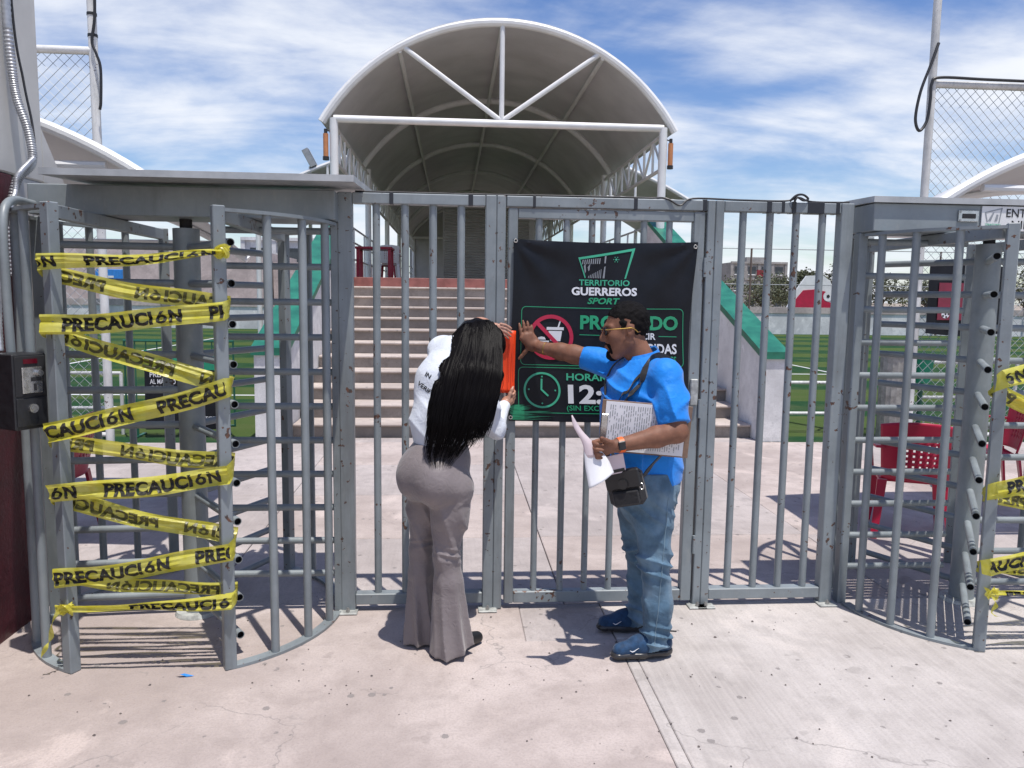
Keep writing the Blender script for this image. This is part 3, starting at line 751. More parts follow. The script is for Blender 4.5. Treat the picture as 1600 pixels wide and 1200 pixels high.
rowsL = [
    (1.80, 1.855, 0.070, 0.022, 0.0, 0.9, [w_to(99), (pu(143), pu(345))]),
    (1.752, 1.633, 0.070, 0.078, 0, 0, [w_to(157), w_from(205)]),
    (1.538, 1.610, 0.084, 0.080, 0, 0, [w_from(104), w_from(332)]),
    (1.509, 1.279, 0.072, 0.080, 0, 0, [w_to(262), w_from(304)]),
    (1.085, 1.277, 0.084, 0.084, 0, 0, [w_to(206), w_from(247)]),
    (1.032, 0.936, 0.074, 0.076, 0, 0, [w_to(128), w_from(171)]),
    (0.821, 0.897, 0.082, 0.084, 0, 0, [w_to(114), w_from(157)]),
    (0.771, 0.597, 0.070, 0.080, 0, 0, [w_to(228), w_from(270)]),
    (0.438, 0.557, 0.084, 0.082, 0, 0, [(pu(72), pu(72) + WD), w_from(298)]),
    (0.407, 0.353, 0.050, 0.072, 0, 0, [w_from(140)]),
    (0.317, 0.330, 0.018, 0.066, 0.9, 0, [w_from(190)]),
]
TAPE1 = zig('yellow caution tape zigzagging across the coin box turnstile', -1.720, -0.968, rowsL)
def knot(x, z, parent, tail=None, seed=1):
    rr = random.Random(seed); pts = []
    for k in range(26):
        a = k * 1.1
        pts.append(Vector((x + 0.026 * math.cos(a) + rr.uniform(-.004, .004), -0.042 - 0.010 * math.sin(a * 0.7) + rr.uniform(-.003, .003), z + 0.022 * math.sin(a * 1.3) + rr.uniform(-.005, .005))))
    m = MB()
    sp_ = smooth_pts(pts, 4); W = 0.020
    vs = []
    for i, p in enumerate(sp_):
        w = Vector((math.cos(i * 0.21), -0.5, math.sin(i * 0.17))).normalized() * W * 0.5
        vs += [p - w, p + w]
    m.add(vs, [(2 * i, 2 * i + 1, 2 * i + 3, 2 * i + 2) for i in range(len(sp_) - 1)])
    kn = m.build('knot', M_TAPE, parent)
    if tail:
        sp_ = smooth_pts(tail, 8); vs = []
        for i, p in enumerate(sp_):
            a = i * 0.25; w = Vector((math.cos(a), math.sin(a) * 0.7, 0.25 * math.sin(a))) * 0.011
            vs += [p - w, p + w]
        MB().add(vs, [(2 * i, 2 * i + 1, 2 * i + 3, 2 * i + 2) for i in range(len(sp_) - 1)]).build('tail', M_TAPE, parent)
knot(-0.365 + 0.03, 0.305, TAPE1, [(-0.36, -0.05, 0.30), (-0.385, -0.06, 0.24), (-0.40, -0.045, 0.17), (-0.415, -0.06, 0.14), (-0.44, -0.05, 0.09)], 3)
knot(0.372, 1.855, TAPE1, None, 5)
xr0, xr1 = 2.545, 3.275
rowsR = [
    (1.335, 1.60, 0.080, 0.084, 0, 0, [(-0.52, 0.13), (0.26, 0.91)]),
    (1.285, 0.98, 0.075, 0.080, 0, 0, [(-0.5, 0.16), (0.28, 0.93)]),
    (0.815, 0.985, 0.092, 0.084, 0, 0, [(0.07, 0.72)]),
    (0.775, 0.63, 0.072, 0.080, 0, 0, [(-0.34, 0.31), (0.45, 1.1)]),
    (0.437, 0.60, 0.090, 0.084, 0, 0, [(-0.27, 0.38), (0.5, 1.15)]),
    (0.405, 0.40, 0.050, 0.072, 0, 0, [(0.2, 0.85)]),
    (0.31, 0.36, 0.014, 0.060, 0.9, 0, [(0.12, 0.77)]),
]
TAPE2 = zig('yellow caution tape zigzagging across the turnstile with the entry sign', xr0, xr1, rowsR, right=True)
knot(-0.345, 0.31, TAPE2, [(-0.345, -0.05, 0.30), (-0.33, -0.06, 0.26), (-0.345, -0.055, 0.22), (-0.32, -0.06, 0.20)], 9)

# ================================================================== GATE BANNER
ban = thing('banner', 'black vinyl banner with green and white lettering tied to the gate', 'banner', (0.79, -0.045, 1.5))
def bsurf(s_, t_, off=0.0):
    """s 0..1 left-right, t 0..1 top-bottom"""
    xl = 0.306 - 0.011 * t_ + 0.004 * math.sin(t_ * 6); xr = 1.273 - 0.014 * t_ - 0.022 * math.sin(PI * t_) 
    x = xl + (xr - xl) * s_
    z = 1.978 + 0.001 * s_ - t_ * (0.944 + 0.016 * s_) - 0.012 * math.sin(PI * s_) * (1 - t_) ** 2
    y = -0.045 - 0.008 * mnoise.noise(Vector((s_ * 3.0, t_ * 2.2, 4.0))) - 0.004 * math.sin(s_ * 9 + t_ * 5)
    # tension folds running in from the top eyelets
    for ex in (0.0, 1.0):
        ds, dt = abs(s_ - ex), t_
        rr_ = math.hypot(ds, dt) + 1e-4; an = math.atan2(dt, ds)
        y -= 0.010 * math.exp(-rr_ * 3.2) * math.sin(an * 9) * min(1, rr_ * 8)
    return Vector((x - 0.79, y + 0.045 - off, z - 1.5))
m = MB(); NU, NV = 60, 60
m.add([bsurf(i / NU, j / NV) for j in range(NV + 1) for i in range(NU + 1)], [(j * (NU + 1) + i, j * (NU + 1) + i + 1, (j + 1) * (NU + 1) + i + 1, (j + 1) * (NU + 1) + i) for j in range(NV) for i in range(NU)])
m.build('sheet', M_BANNER_BLK, ban)
def bst(px, py):
    t_ = (py - 375.0) / 284.0; l = 802 - 7 * t_; r = 1090 - 15 * t_
    return (px - l) / (r - l), t_
def bp(px, py, off=0.003): return bsurf(*bst(px, py), off)
def btext(txt, x0, x1, base, cap, mat, shear=0.0, bold=0.02, name='lettering'):
    vs, fs, W = text_geo(txt, bold, shear)
    m = MB().add([bp(x0 + (x1 - x0) * x / W, base - cap * y) for x, y in vs], fs)
    tag(m.build(name, mat, ban, smooth=False), kind='stuff')
def bpoly(name, polys, mat, off=0.003):
    m = MB()
    for p in polys:
        if len(p) == 4:      # long bars follow the folds of the sheet
            n_ = 8
            q = lambda a, c, t: (a[0] + (c[0] - a[0]) * t, a[1] + (c[1] - a[1]) * t)
            e1, e2 = (p[0], p[1]), (p[3], p[2])
            if math.dist(p[1], p[2]) > math.dist(p[0], p[1]): e1, e2 = (p[1], p[2]), (p[0], p[3])
            m.add([bp(*q(*e, k / n_), off) for e in (e1, e2) for k in range(n_ + 1)], [(k, k + 1, n_ + 2 + k, n_ + 1 + k) for k in range(n_)])
        else: m.add([bp(x, y, off) for x, y in p], [tuple(range(len(p)))])
    tag(m.build(name, mat, ban, smooth=False), kind='stuff')
def bline(name, pts, w, mat, closed=False, off=0.003):
    m = MB(); P = [Vector(p) for p in pts]; N = len(P); vs = []
    for i, p in enumerate(P):
        a = P[(i - 1) % N] if (i or closed) else p; c_ = P[(i + 1) % N] if (i < N - 1 or closed) else p
        d = (c_ - a).normalized(); n_ = Vector((-d.y, d.x)) * w / 2
        vs += [bp(*(p + n_), off), bp(*(p - n_), off)]
    fs = [(2 * i, 2 * i + 1, 2 * ((i + 1) % N) + 1, 2 * ((i + 1) % N)) for i in range(N if closed else N - 1)]
    m.add(vs, fs); tag(m.build(name, mat, ban, smooth=False), kind='stuff')
def circ(cx, cy, r, n=48): return [(cx + r * math.cos(2 * PI * i / n), cy + r * math.sin(2 * PI * i / n)) for i in range(n)]
def rrect(x0, y0, x1, y1, r, n=5):
    out = []
    for cx, cy, a0 in ((x1 - r, y0 + r, -90), (x1 - r, y1 - r, 0), (x0 + r, y1 - r, 90), (x0 + r, y0 + r, 180)):
        out += [(cx + r * math.cos(R_(a0 + 90 * k / n)), cy + r * math.sin(R_(a0 + 90 * k / n))) for k in range(n + 1)]
    return [q for i, q in enumerate(out)]
def dens(pts, n=6, closed=True):
    o_ = []
    for i in range(len(pts) if closed else len(pts) - 1):
        a, c_ = pts[i], pts[(i + 1) % len(pts)]
        o_ += [(a[0] + (c_[0] - a[0]) * k / n, a[1] + (c_[1] - a[1]) * k / n) for k in range(n)]
    if not closed: o_.append(pts[-1])
    return o_
# emblem
bpoly('emblem', [[(902, 399), (991, 383), (990, 387), (905, 402)], [(991, 383), (978, 431), (975.5, 431), (986, 387)], [(902, 399), (905, 402), (914.5, 430), (913, 431)]], M_PR_TEAL)
pg = []
for k in range(9):
    x = 909 + k * 3.3; h = 9 + k * 0.9
    pg.append([(x, 402.5 - k * 0.4), (x + 1.5, 402.3 - k * 0.4), (x + 0.6, 409 - k * 0.15), (x - 1.0, 409.5 - k * 0.15)])
for k in range(8):
    x = 918 + k * 2.7; pg.append([(x, 430.5), (x + 1.3, 430.5), (x + 1.9, 427 - k * 1.5), (x + 0.9, 427 - k * 1.5)])
pg += [[(943.5, 396), (946, 395.5), (945, 407), (943, 407)], [(943, 413), (945, 411.5), (944, 430.5), (941, 430.5)], [(911, 412), (913.5, 408), (914.5, 420), (913, 424)], [(917, 414), (921, 408), (920, 418), (918.5, 420)]]
bpoly('emblem_stand', pg, M_PR_GREY)
bpoly('emblem_ball', [circ(961.5, 401, 1.7, 10)] + [circ(961.5 + 4 * math.cos(a), 401 + 4 * math.sin(a), 0.8, 6) for a in (0, 1.05, 2.1, 3.15, 4.2, 5.25)], M_PR_TEAL)
btext('TERRITORIO', 904, 984, 442, 8.8, M_PR_TEAL, 0, 0.018)
btext('GUERREROS', 892.5, 996, 457.3, 11.8, M_PR_WHITE, 0, 0.035)
btext('SPORT', 918, 969.5, 470.8, 9.2, M_PR_GREEN, 0.25, 0.03)
# no food or drink panel
bline('panel_border', dens(rrect(814, 478, 1072, 569, 7), 14), 1.1, M_PR_GREEN, True)
bpoly('cup', [[(854, 509), (881, 509), (881, 513.5), (854, 513.5)], [(857, 515), (878.5, 515), (876, 531), (860, 531)], [(871, 509), (875, 496.5), (877, 497), (873.5, 509)], [(838, 529), (841, 525.5), (846, 524.2), (851, 525), (853, 529)], [(838, 530.5), (858, 530.5), (858, 533), (838, 533)]], M_PR_WHITE, 0.003)
bline('ban_ring', circ(861, 525, 32.5), 6.0, M_PR_RED, True, 0.0042)
bline('ban_slash', dens([(838.5, 502.5), (883.5, 547.5)], 6, False), 6.0, M_PR_RED, False, 0.0046)
btext('PROHIBIDO', 907, 1064, 510.3, 20.5, M_PR_GREEN, 0, 0.035)
bline('rule', dens([(906, 520), (938, 520.4)], 4, False), 1.1, M_PR_GREEN); bline('rule', dens([(1033, 521), (1062, 521.4)], 4, False), 1.1, M_PR_GREEN)
btext('INTRODUCIR', 942, 1028, 526, 10, M_PR_WHITE, 0, 0.02)
btext('BEBIDAS', 998, 1062, 548, 15, M_PR_WHITE, 0, 0.025)
btext('#', 905, 911, 563, 9, M_PR_WHITE, 0, 0.015); btext('TGS', 1044, 1061, 563.5, 11, M_PR_GREEN, 0, 0.015)
# opening hours panel
bline('panel_border', dens(rrect(811, 573, 1068, 645, 7), 14), 1.1, M_PR_GREEN, True)
bline('clock_ring', circ(847.5, 609, 27), 3.2, M_PR_TEAL, True)
bline('clock_hands', dens([(847, 591), (846.5, 608), (857, 618)], 3, False), 2.8, M_PR_TEAL)
bpoly('clock_marks', [circ(847.5, 587.5, 1.4, 8), circ(847.5, 630, 1.4, 8), circ(827, 608, 1.4, 8), circ(868, 609, 1.4, 8)], M_PR_TEAL)
btext('HORARIO', 885.5, 968, 592.3, 10.8, M_PR_TEAL, 0, 0.022)
btext('12:', 887.5, 941, 628, 28, M_PR_WHITE, 0, 0.032)
btext('(SIN EXCEPCIÓN)', 885, 985, 640.3, 8, M_PR_GREEN, 0, 0.012)
# brush strokes in the corner
st_ = random.Random(4); pg = []
for k in range(34):
    y = 634 + k * 0.66 + st_.uniform(-.4, .4); x0 = 796 + st_.uniform(0, 6); L_ = st_.uniform(18, 34) if k < 14 else st_.uniform(34, 74)
    h = st_.uniform(0.4, 1.3)
    pg.append([(x0, y), (x0 + L_ * 0.5, y + st_.uniform(-1, 1.4)), (x0 + L_, y + st_.uniform(-2, 1.5)), (x0 + L_ * 0.55, y + h + 0.6), (x0, y + h)])
bpoly('brush_strokes', [[q for q in p if q[1] < 658.5] for p in pg if all(q[1] < 658.5 for q in p)], M_PR_GREEN)
for cx_, cy_ in ((805.5, 377.5), (1086, 382), (798, 653), (1071, 656)):
    c0 = bp(cx_, cy_, 0.002); n_ = 14
    ring = MB(); ring.path([c0 + Vector((0.0085 * math.cos(2 * PI * k / n_), 0, 0.0085 * math.sin(2 * PI * k / n_))) for k in range(n_)], 0.0035, 6, closed=True)
    ring.build('eyelet', M_CHROME, ban)

# ================================================================== ENTRY SIGN on the right header
sg = thing('entry_sign', 'white entry sign with black letters on the turnstile header', 'sign', (2.735, -0.156, 2.058))
MB().box(0, 0.62, -0.004, 0.003, 0.0, 0.126, bev=0.001).build('panel', M_WHITEP, sg, smooth=False)
def stext(txt, x0, x1, z, cap, mat, bold=0.01):
    vs, fs, W = text_geo(txt, bold)
    tag(MB().add([(x0 + (x1 - x0) * x / W, -0.0055, z + cap * y) for x, y in vs], fs).build('lettering', mat, sg, smooth=False), kind='stuff')
stext('ENTRADA', 0.133, 0.40, 0.072, 0.042, M_PR_BLACK); stext('NIÑOS', 0.165, 0.36, 0.012, 0.042, M_PR_BLACK)
stext('TERRITORIO', 0.02, 0.105, 0.024, 0.012, M_PR_TEAL, 0.02); stext('GUERREROS', 0.012, 0.112, 0.008, 0.012, M_PR_TEAL, 0.02)
e = MB()
for p in ([(0.015, 0.094), (0.11, 0.118), (0.108, 0.112), (0.02, 0.09)], [(0.11, 0.118), (0.098, 0.04), (0.093, 0.04), (0.103, 0.112)], [(0.015, 0.094), (0.03, 0.042), (0.034, 0.044), (0.022, 0.09)], [(0.035, 0.05), (0.06, 0.095), (0.067, 0.094), (0.05, 0.05)], [(0.07, 0.048), (0.08, 0.085), (0.09, 0.08), (0.085, 0.05)]):
    e.add([(a, -0.0055, z) for a, z in p], [(0, 1, 2, 3)])
tag(e.build('emblem', M_PR_GREY, sg, smooth=False), kind='stuff')
lp = thing('lock_plate', 'small bare steel lock plate beside the entry sign', 'plate', (2.665, -0.155, 2.13))
MB().box(-0.055, 0.055, -0.006, 0.003, -0.028, 0.03, bev=0.002).build('plate', M_CHROME, lp, smooth=False)
MB().box(-0.035, 0.035, -0.010, -0.0065, -0.012, 0.012).build('slot', M_HOLE, lp, smooth=False)
for z in (-0.022, 0.022): MB().tube((-0.047, -0.010, z), (-0.047, -0.005, z), 0.006, 8).build('screw', M_BOLT, lp)

# ================================================================== COIN BOX
cb = thing('coin_box', 'black steel coin box with chrome slot on the turnstile bars', 'coin box', (-1.785, -0.662, 1.095), math.atan2(0.85, 0.5))
# local -y is the front
W_, Dp, Hh = 0.145, 0.16, 0.32
MB().box(-W_ / 2, W_ / 2, 0, Dp, 0, Hh, bev=0.004).build('case', M_BLACKBOX, cb, smooth=False)
MB().box(-W_ / 2 + 0.008, W_ / 2 - 0.008, -0.006, -0.0005, 0.015, 0.135, bev=0.002).build('cash_door', M_BLACKBOX, cb, smooth=False)
MB().box(-W_ / 2 + 0.008, W_ / 2 - 0.008, -0.004, -0.0005, 0.142, Hh - 0.008, bev=0.002).build('front_plate', M_HOLE, cb, smooth=False)
lk_ = MB().tube((0, -0.018, 0.09), (0, -0.006, 0.09), 0.019, 20).build('lock', M_CHROME, cb)
MB().tube((0, -0.021, 0.09), (0, -0.0185, 0.09), 0.011, 16).build('key_barrel', M_BOLT, lk_)
cm = MB().box(-0.04, 0.045, -0.012, -0.0045, 0.155, 0.265, bev=0.002).build('coin_mechanism', M_CHROME, cb, smooth=False)
MB().box(-0.005, 0.04, -0.0135, -0.0125, 0.205, 0.222).build('reject_slot', M_HOLE, cm, smooth=False)
MB().box(0.006, 0.018, -0.0135, -0.0125, 0.165, 0.195).build('coin_return', M_HOLE, cm, smooth=False)
MB().tube((0.028, -0.03, 0.24), (0.028, -0.012, 0.24), 0.013, 14).build('push_button', M_CHROME, cm)
M_LED = simple('dim_red_display', (0.10, 0.004, 0.012), 0.2)
MB().box(-0.03, 0.03, -0.0065, -0.0045, 0.280, 0.300).build('display', M_LED, cb, smooth=False)
# conduit pipe and flexible hose down to the box
tag(MB().path(smooth_pts([(-1.92, -0.545, 1.41), (-1.925, -0.545, 1.7), (-1.93, -0.53, 1.98), (-1.95, -0.42, 2.075), (-1.97, -0.2, 2.085)], 6), 0.019, 12).build('conduit_pipe', M_STEELC), 'grey conduit pipe rising from the coin box to the header', 'conduit')
def ribbed(ctrl, r, n):
    pts = smooth_pts(ctrl, n); rr = [r * (1.0 if i % 2 else 0.84) for i in range(len(pts))]
    return MB().path(pts, rr, 10)
tag(ribbed([(-2.105, -0.06, 4.2), (-2.11, -0.06, 3.4), (-2.115, -0.06, 3.0), (-2.11, -0.05, 2.75), (-2.10, -0.04, 2.6), (-2.06, -0.03, 2.45), (-2.04, -0.05, 2.3), (-2.09, -0.10, 2.2), (-2.115, -0.13, 2.0), (-2.118, -0.13, 1.75)], 0.022, 26).build('flexible_conduit', M_CONDUIT), 'ribbed grey flexible conduit running down the off-white column', 'conduit')
tag(ribbed([(-2.03, -0.05, 2.32), (-2.05, -0.16, 2.22), (-2.04, -0.22, 2.12), (-2.0, -0.42, 1.9), (-1.985, -0.50, 1.6), (-1.955, -0.56, 1.418)], 0.014, 22).build('flexible_conduit', M_CONDUIT), 'thin ribbed conduit dropping beside the grey pipe to the coin box', 'conduit')
tag(MB().path(smooth_pts([(-2.125, -0.02, 4.2), (-2.12, 0.0, 3.05), (-2.10, 0.03, 2.7), (-2.07, 0.03, 2.5), (-2.05, -0.0, 2.36), (-2.06, -0.02, 2.30)], 8), 0.006, 6).build('black_wire', M_CABLE), 'thin black wire hanging along the off-white column', 'wire')

# ---- column and maroon wall at the left
pil = thing('column', 'off-white steel column with flared bracket above the maroon wall', 'column', (-2.34, 0.1, 0))
MB().box(-0.18, 0.19, -0.98, 0.18, 2.245, 6.0, bev=0.008).build('shaft', M_OFFWHITE, pil, smooth=False)
MB().box(-0.18, 0.186, -0.08, 0.176, -0.05, 2.243, bev=0.006).build('lower_shaft', M_OFFWHITE, pil, smooth=False)
MB().add([(0.10, 0.182, 2.25), (0.188, 0.182, 2.25), (0.188, 0.42, 2.25), (0.10, 0.42, 2.25), (0.10, 0.182, 2.52), (0.188, 0.182, 2.52)], [(0, 1, 2, 3), (0, 4, 5, 1), (1, 5, 2), (0, 3, 4), (3, 2, 5, 4)]).build('bracket', M_OFFWHITE, pil, smooth=False)
mw = thing('maroon_wall', 'dark maroon painted wall end beside the coin box', 'wall', (-2.5, -0.6, 0))
MB().box(-0.9, 0.35, -1.2, 0.575, -0.05, 2.24, bev=0.006).build('wall', M_MAROONWALL, mw, smooth=False)

# ================================================================== FENCES AND FIELD EDGE
M_WIRE = simple('galvanised_wire', (0.30, 0.31, 0.32), 0.45, 0.4)
def chain_mesh(x0, x1, z0, z1, pitch=0.115, r=0.0032):
    """woven diamonds as thin three sided wires in the XZ plane"""
    m = MB(); h = pitch
    def wire(ax, az, bx, bz):
        d = Vector((bx - ax, 0, bz - az)).normalized(); n = Vector((-d.z, 0, d.x))
        tri = [n * r, n * -r * 0.5 + Vector((0, r * 0.87, 0)), n * -r * 0.5 + Vector((0, -r * 0.87, 0))]
        a = Vector((ax, 0, az)); b_ = Vector((bx, 0, bz))
        m.add([a + t_ for t_ in tri] + [b_ + t_ for t_ in tri], [(0, 1, 4, 3), (1, 2, 5, 4), (2, 0, 3, 5)])
    W = x1 - x0; H = z1 - z0; k = -H
    while k < W:
        a0, a1 = max(k, 0), min(k + H, W)
        if a1 > a0:
            wire(x0 + a0, z0 + a0 - k, x0 + a1, z0 + a1 - k)
            wire(x0 + a0, z1 - (a0 - k), x0 + a1, z1 - (a1 - k))
        k += h
    return m
def tall_fence(label, x0, x1, yy, posts, zrail, ztop):
    cx = (x0 + x1) / 2
    o = thing('chain_link_fence', label, 'fence', (cx, yy, 0))
    for x in posts:
        MB().tube((x - cx, 0, -0.05), (x - cx, 0, ztop), 0.046, 12).build('post', M_WHITEPW, o)
    MB().tube((x0 - cx, 0, zrail), (x1 - cx, 0, zrail), 0.042, 12).build('top_rail', M_WHITEPW, o)
    MB().tube((x0 - cx, 0, 0.08), (x1 - cx, 0, 0.08), 0.025, 8).build('bottom_rail', M_WHITEPW, o)
    tag(chain_mesh(x0 - cx, x1 - cx, 0.08, zrail - 0.03).build('mesh', M_WIRE, o, smooth=False), kind='stuff')
    return o
tall_fence('tall white post chain link fence beside the off-white column', -9.0, -3.86, 4.93, (-3.86, -6.4, -9.0), 4.245, 7.0)
tall_fence('tall white post chain link fence with a black cable loop', 5.54, 11.0, 4.93, (5.54, 8.3, 11.0), 4.21, 7.2)
# cable loop and wire ties on the right post; wiring on the left post
tag(MB().path(smooth_pts([(5.55, 4.87, 4.65), (5.46, 4.85, 4.40), (5.36, 4.85, 4.10), (5.32, 4.85, 3.80), (5.37, 4.84, 3.66), (5.46, 4.85, 3.78), (5.49, 4.86, 4.02), (5.50, 4.87, 4.20), (5.60, 4.87, 4.27), (6.2, 4.87, 4.265), (7.4, 4.88, 4.26)], 8), 0.017, 8).build('cable_loop', M_CABLE), 'black cable looped over the fence post beside the top rail', 'cable')
tag(MB().path(smooth_pts([(-3.80, 4.87, 6.9), (-3.79, 4.86, 5.2), (-3.80, 4.86, 4.6), (-3.84, 4.86, 4.33), (-3.80, 4.85, 4.2), (-3.76, 4.85, 4.05), (-3.77, 4.85, 3.72), (-3.79, 4.86, 3.62)], 8), 0.016, 6).build('black_wire', M_CABLE), 'frayed black wiring strapped to the white fence post', 'wire')
for z in (4.62, 4.40):
    tag(MB().tube((-3.86, 4.93, z - 0.015), (-3.86, 4.93, z + 0.015), 0.051, 12).build('cable_tie', M_CABLE), 'upper black tie round the white fence post' if z > 4.5 else 'lower black tie round the white fence post at the rail', 'cable tie', 'ties on the white fence post')

def low_rail(label, x0, x1, yy, zs, step, diag=False):
    cx = (x0 + x1) / 2; o = thing('field_railing', label, 'railing', (cx, yy, 0))
    n = max(2, int(round((x1 - x0) / step)) + 1)
    for i in range(n):
        x = x0 + (x1 - x0) * i / (n - 1) - cx
        MB().tube((x, 0, -0.05), (x, 0, zs[-1]), 0.022, 8).build('post', M_WHITEPW, o)
    for z in zs: MB().tube((x0 - cx, 0, z), (x1 - cx, 0, z), 0.020, 8).build('rail', M_WHITEPW, o)
    return o
low_rail('white pipe railing along the pitch beside the stair wall', 4.25, 5.3, 5.6, (0.24, 0.64), 1.05)
low_rail('white pipe railing along the pitch behind the entry sign turnstile', 5.95, 9.8, 5.4, (0.08, 0.48, 0.93), 1.28)
low_rail('white pipe railing along the pitch behind the coin box turnstile', -6.4, -3.95, 5.5, (0.30, 0.72), 1.2)

# green barrier with printed canvas on the left of the pitch
gb = thing('crowd_barrier', 'dark green tube barrier at the edge of the pitch', 'barrier', (-3.2, 5.3, 0))
fr_ = MB().path([(-0.62, 0, 0.12), (-0.62, 0, 1.12), (0.62, 0, 1.12), (0.62, 0, 0.12)], 0.018, 8, closed=True).build('frame', M_DKGREEN, gb)
for k in range(9): MB().tube((-0.5 + k * 0.125, 0, 0.12), (-0.5 + k * 0.125, 0, 1.12), 0.008, 6).build('bar', M_DKGREEN, gb)
for x in (-0.5, 0.5): MB().box(x - 0.02, x + 0.02, -0.22, 0.22, -0.05, 0.0).tube((x, 0, 0.0), (x, 0, 0.12), 0.014, 8).build('foot', M_DKGREEN, gb)
cv = thing('field_banner', 'black canvas with white writing and green top on the barrier', 'banner', (-3.17, 5.26, 0))
m = MB(); n = 16
def cvs(x, z): return (x, -0.012 * math.sin(x * 11 + z * 3), z)
m.add([cvs(-0.42 + 0.88 * i / n, 0.08 + 0.94 * j / 8 - (0.05 * math.sin(PI * i / n) if j == 8 else 0)) for j in range(9) for i in range(n + 1)], [(j * (n + 1) + i, j * (n + 1) + i + 1, (j + 1) * (n + 1) + i + 1, (j + 1) * (n + 1) + i) for j in range(8) for i in range(n)])
m.m = [1 if k // n >= 6 else 0 for k in range(len(m.f))]
m.build('canvas', [M_BANNER_BLK, M_GREENFAB], cv)
for txt, x0, x1, z, cap in (('PREPARATE', -0.36, 0.02, 0.70, 0.055), ('AL MÁXIMO', -0.36, -0.06, 0.62, 0.055), ('DE NUESTRAS', -0.34, 0.06, 0.54, 0.055), ('EN TGS.', 0.16, 0.38, 0.20, 0.035)):
    vs, fs, W = text_geo(txt, 0.015)
    tag(MB().add([(x0 + (x1 - x0) * x / W, cvs(x0 + (x1 - x0) * x / W, z)[1] - 0.006, z + cap * y) for x, y in vs], fs).build('lettering', M_PR_WHITE, cv, smooth=False), kind='stuff')

# right side: bin, bucket, dark banner on the fence
bn = thing('corrugated_bin', 'grey corrugated metal bin at the edge of the pitch', 'bin', (5.46, 5.15, -0.02))
m = MB(); n = 36
ring = [(0.17 + (0.008 if i % 2 else 0)) for i in range(n)]
vs = [(ring[i] * math.cos(2 * PI * i / n), ring[i] * math.sin(2 * PI * i / n), z) for z in (0.0, 1.05) for i in range(n)]
m.add(vs, [(i, (i + 1) % n, n + (i + 1) % n, n + i) for i in range(n)] + [tuple(range(n))[::-1], tuple(range(n, 2 * n))])
m.build('body', simple('weathered_zinc', (0.30, 0.29, 0.27), 0.55, 0.3, 0.3, 12), bn)
MB().path([(0.178 * math.cos(2 * PI * i / 24), 0.178 * math.sin(2 * PI * i / 24), 1.05) for i in range(24)], 0.012, 6, closed=True).build('rim', M_BOLT, bn)
bk = thing('green_bucket', 'green plastic bucket standing on the post beside the corrugated bin', 'bucket', (5.77, 5.1, 0.70))
MB().tube((0, 0, 0), (0, 0, 0.30), 0.10, 20, 0.135).build('bucket', M_GREENFAB, bk)
MB().path([(0.135 * math.cos(2 * PI * i / 24), 0.135 * math.sin(2 * PI * i / 24), 0.30) for i in range(24)], 0.010, 6, closed=True).build('rim', M_GREENFAB, bk)
MB().tube((0, 0, -0.72), (0, 0, 0.002), 0.03, 10).build('stand', M_DKGREEN, bk)
rb = thing('fence_banner', 'black banner with maroon square tied to the chain link fence', 'banner', (6.05, 4.86, 1.72))
m = MB(); n = 14
m.add([(-0.42 + 0.92 * i / n, -0.012 * math.sin(i * 1.1), -0.40 + 0.80 * j / 6 + 0.03 * math.sin(PI * i / n) * (j - 3) / 3) for j in range(7) for i in range(n + 1)], [(j * (n + 1) + i, j * (n + 1) + i + 1, (j + 1) * (n + 1) + i + 1, (j + 1) * (n + 1) + i) for j in range(6) for i in range(n)])
m.build('canvas', M_BANNER_BLK, rb)
MB().box(-0.30, 0.34, -0.022, -0.016, -0.24, 0.20).build('maroon_panel', simple('dull_maroon_print', (0.20, 0.02, 0.045), 0.5), rb, smooth=False)
m = MB()
for (cx_, cz_, rr_) in ((-0.2, -0.17, 0.05),):
    m.add([(cx_ + rr_ * math.cos(2 * PI * i / 18), -0.024, cz_ + rr_ * math.sin(2 * PI * i / 18)) for i in range(18)], [tuple(range(18))])
tag(m.build('ball_print', M_PR_WHITE, rb, smooth=False), kind='stuff')
m = MB()
for k in range(6):
    a = 2 * PI * k / 5; rr_ = 0.0 if k == 5 else 0.036
    m.add([(-0.2 + rr_ * math.cos(a) + 0.014 * math.cos(2 * PI * i / 5), -0.0255, -0.17 + rr_ * math.sin(a) + 0.014 * math.sin(2 * PI * i / 5)) for i in range(5)], [tuple(range(5))])
tag(m.build('ball_patches', M_PR_BLACK, rb, smooth=False), kind='stuff')

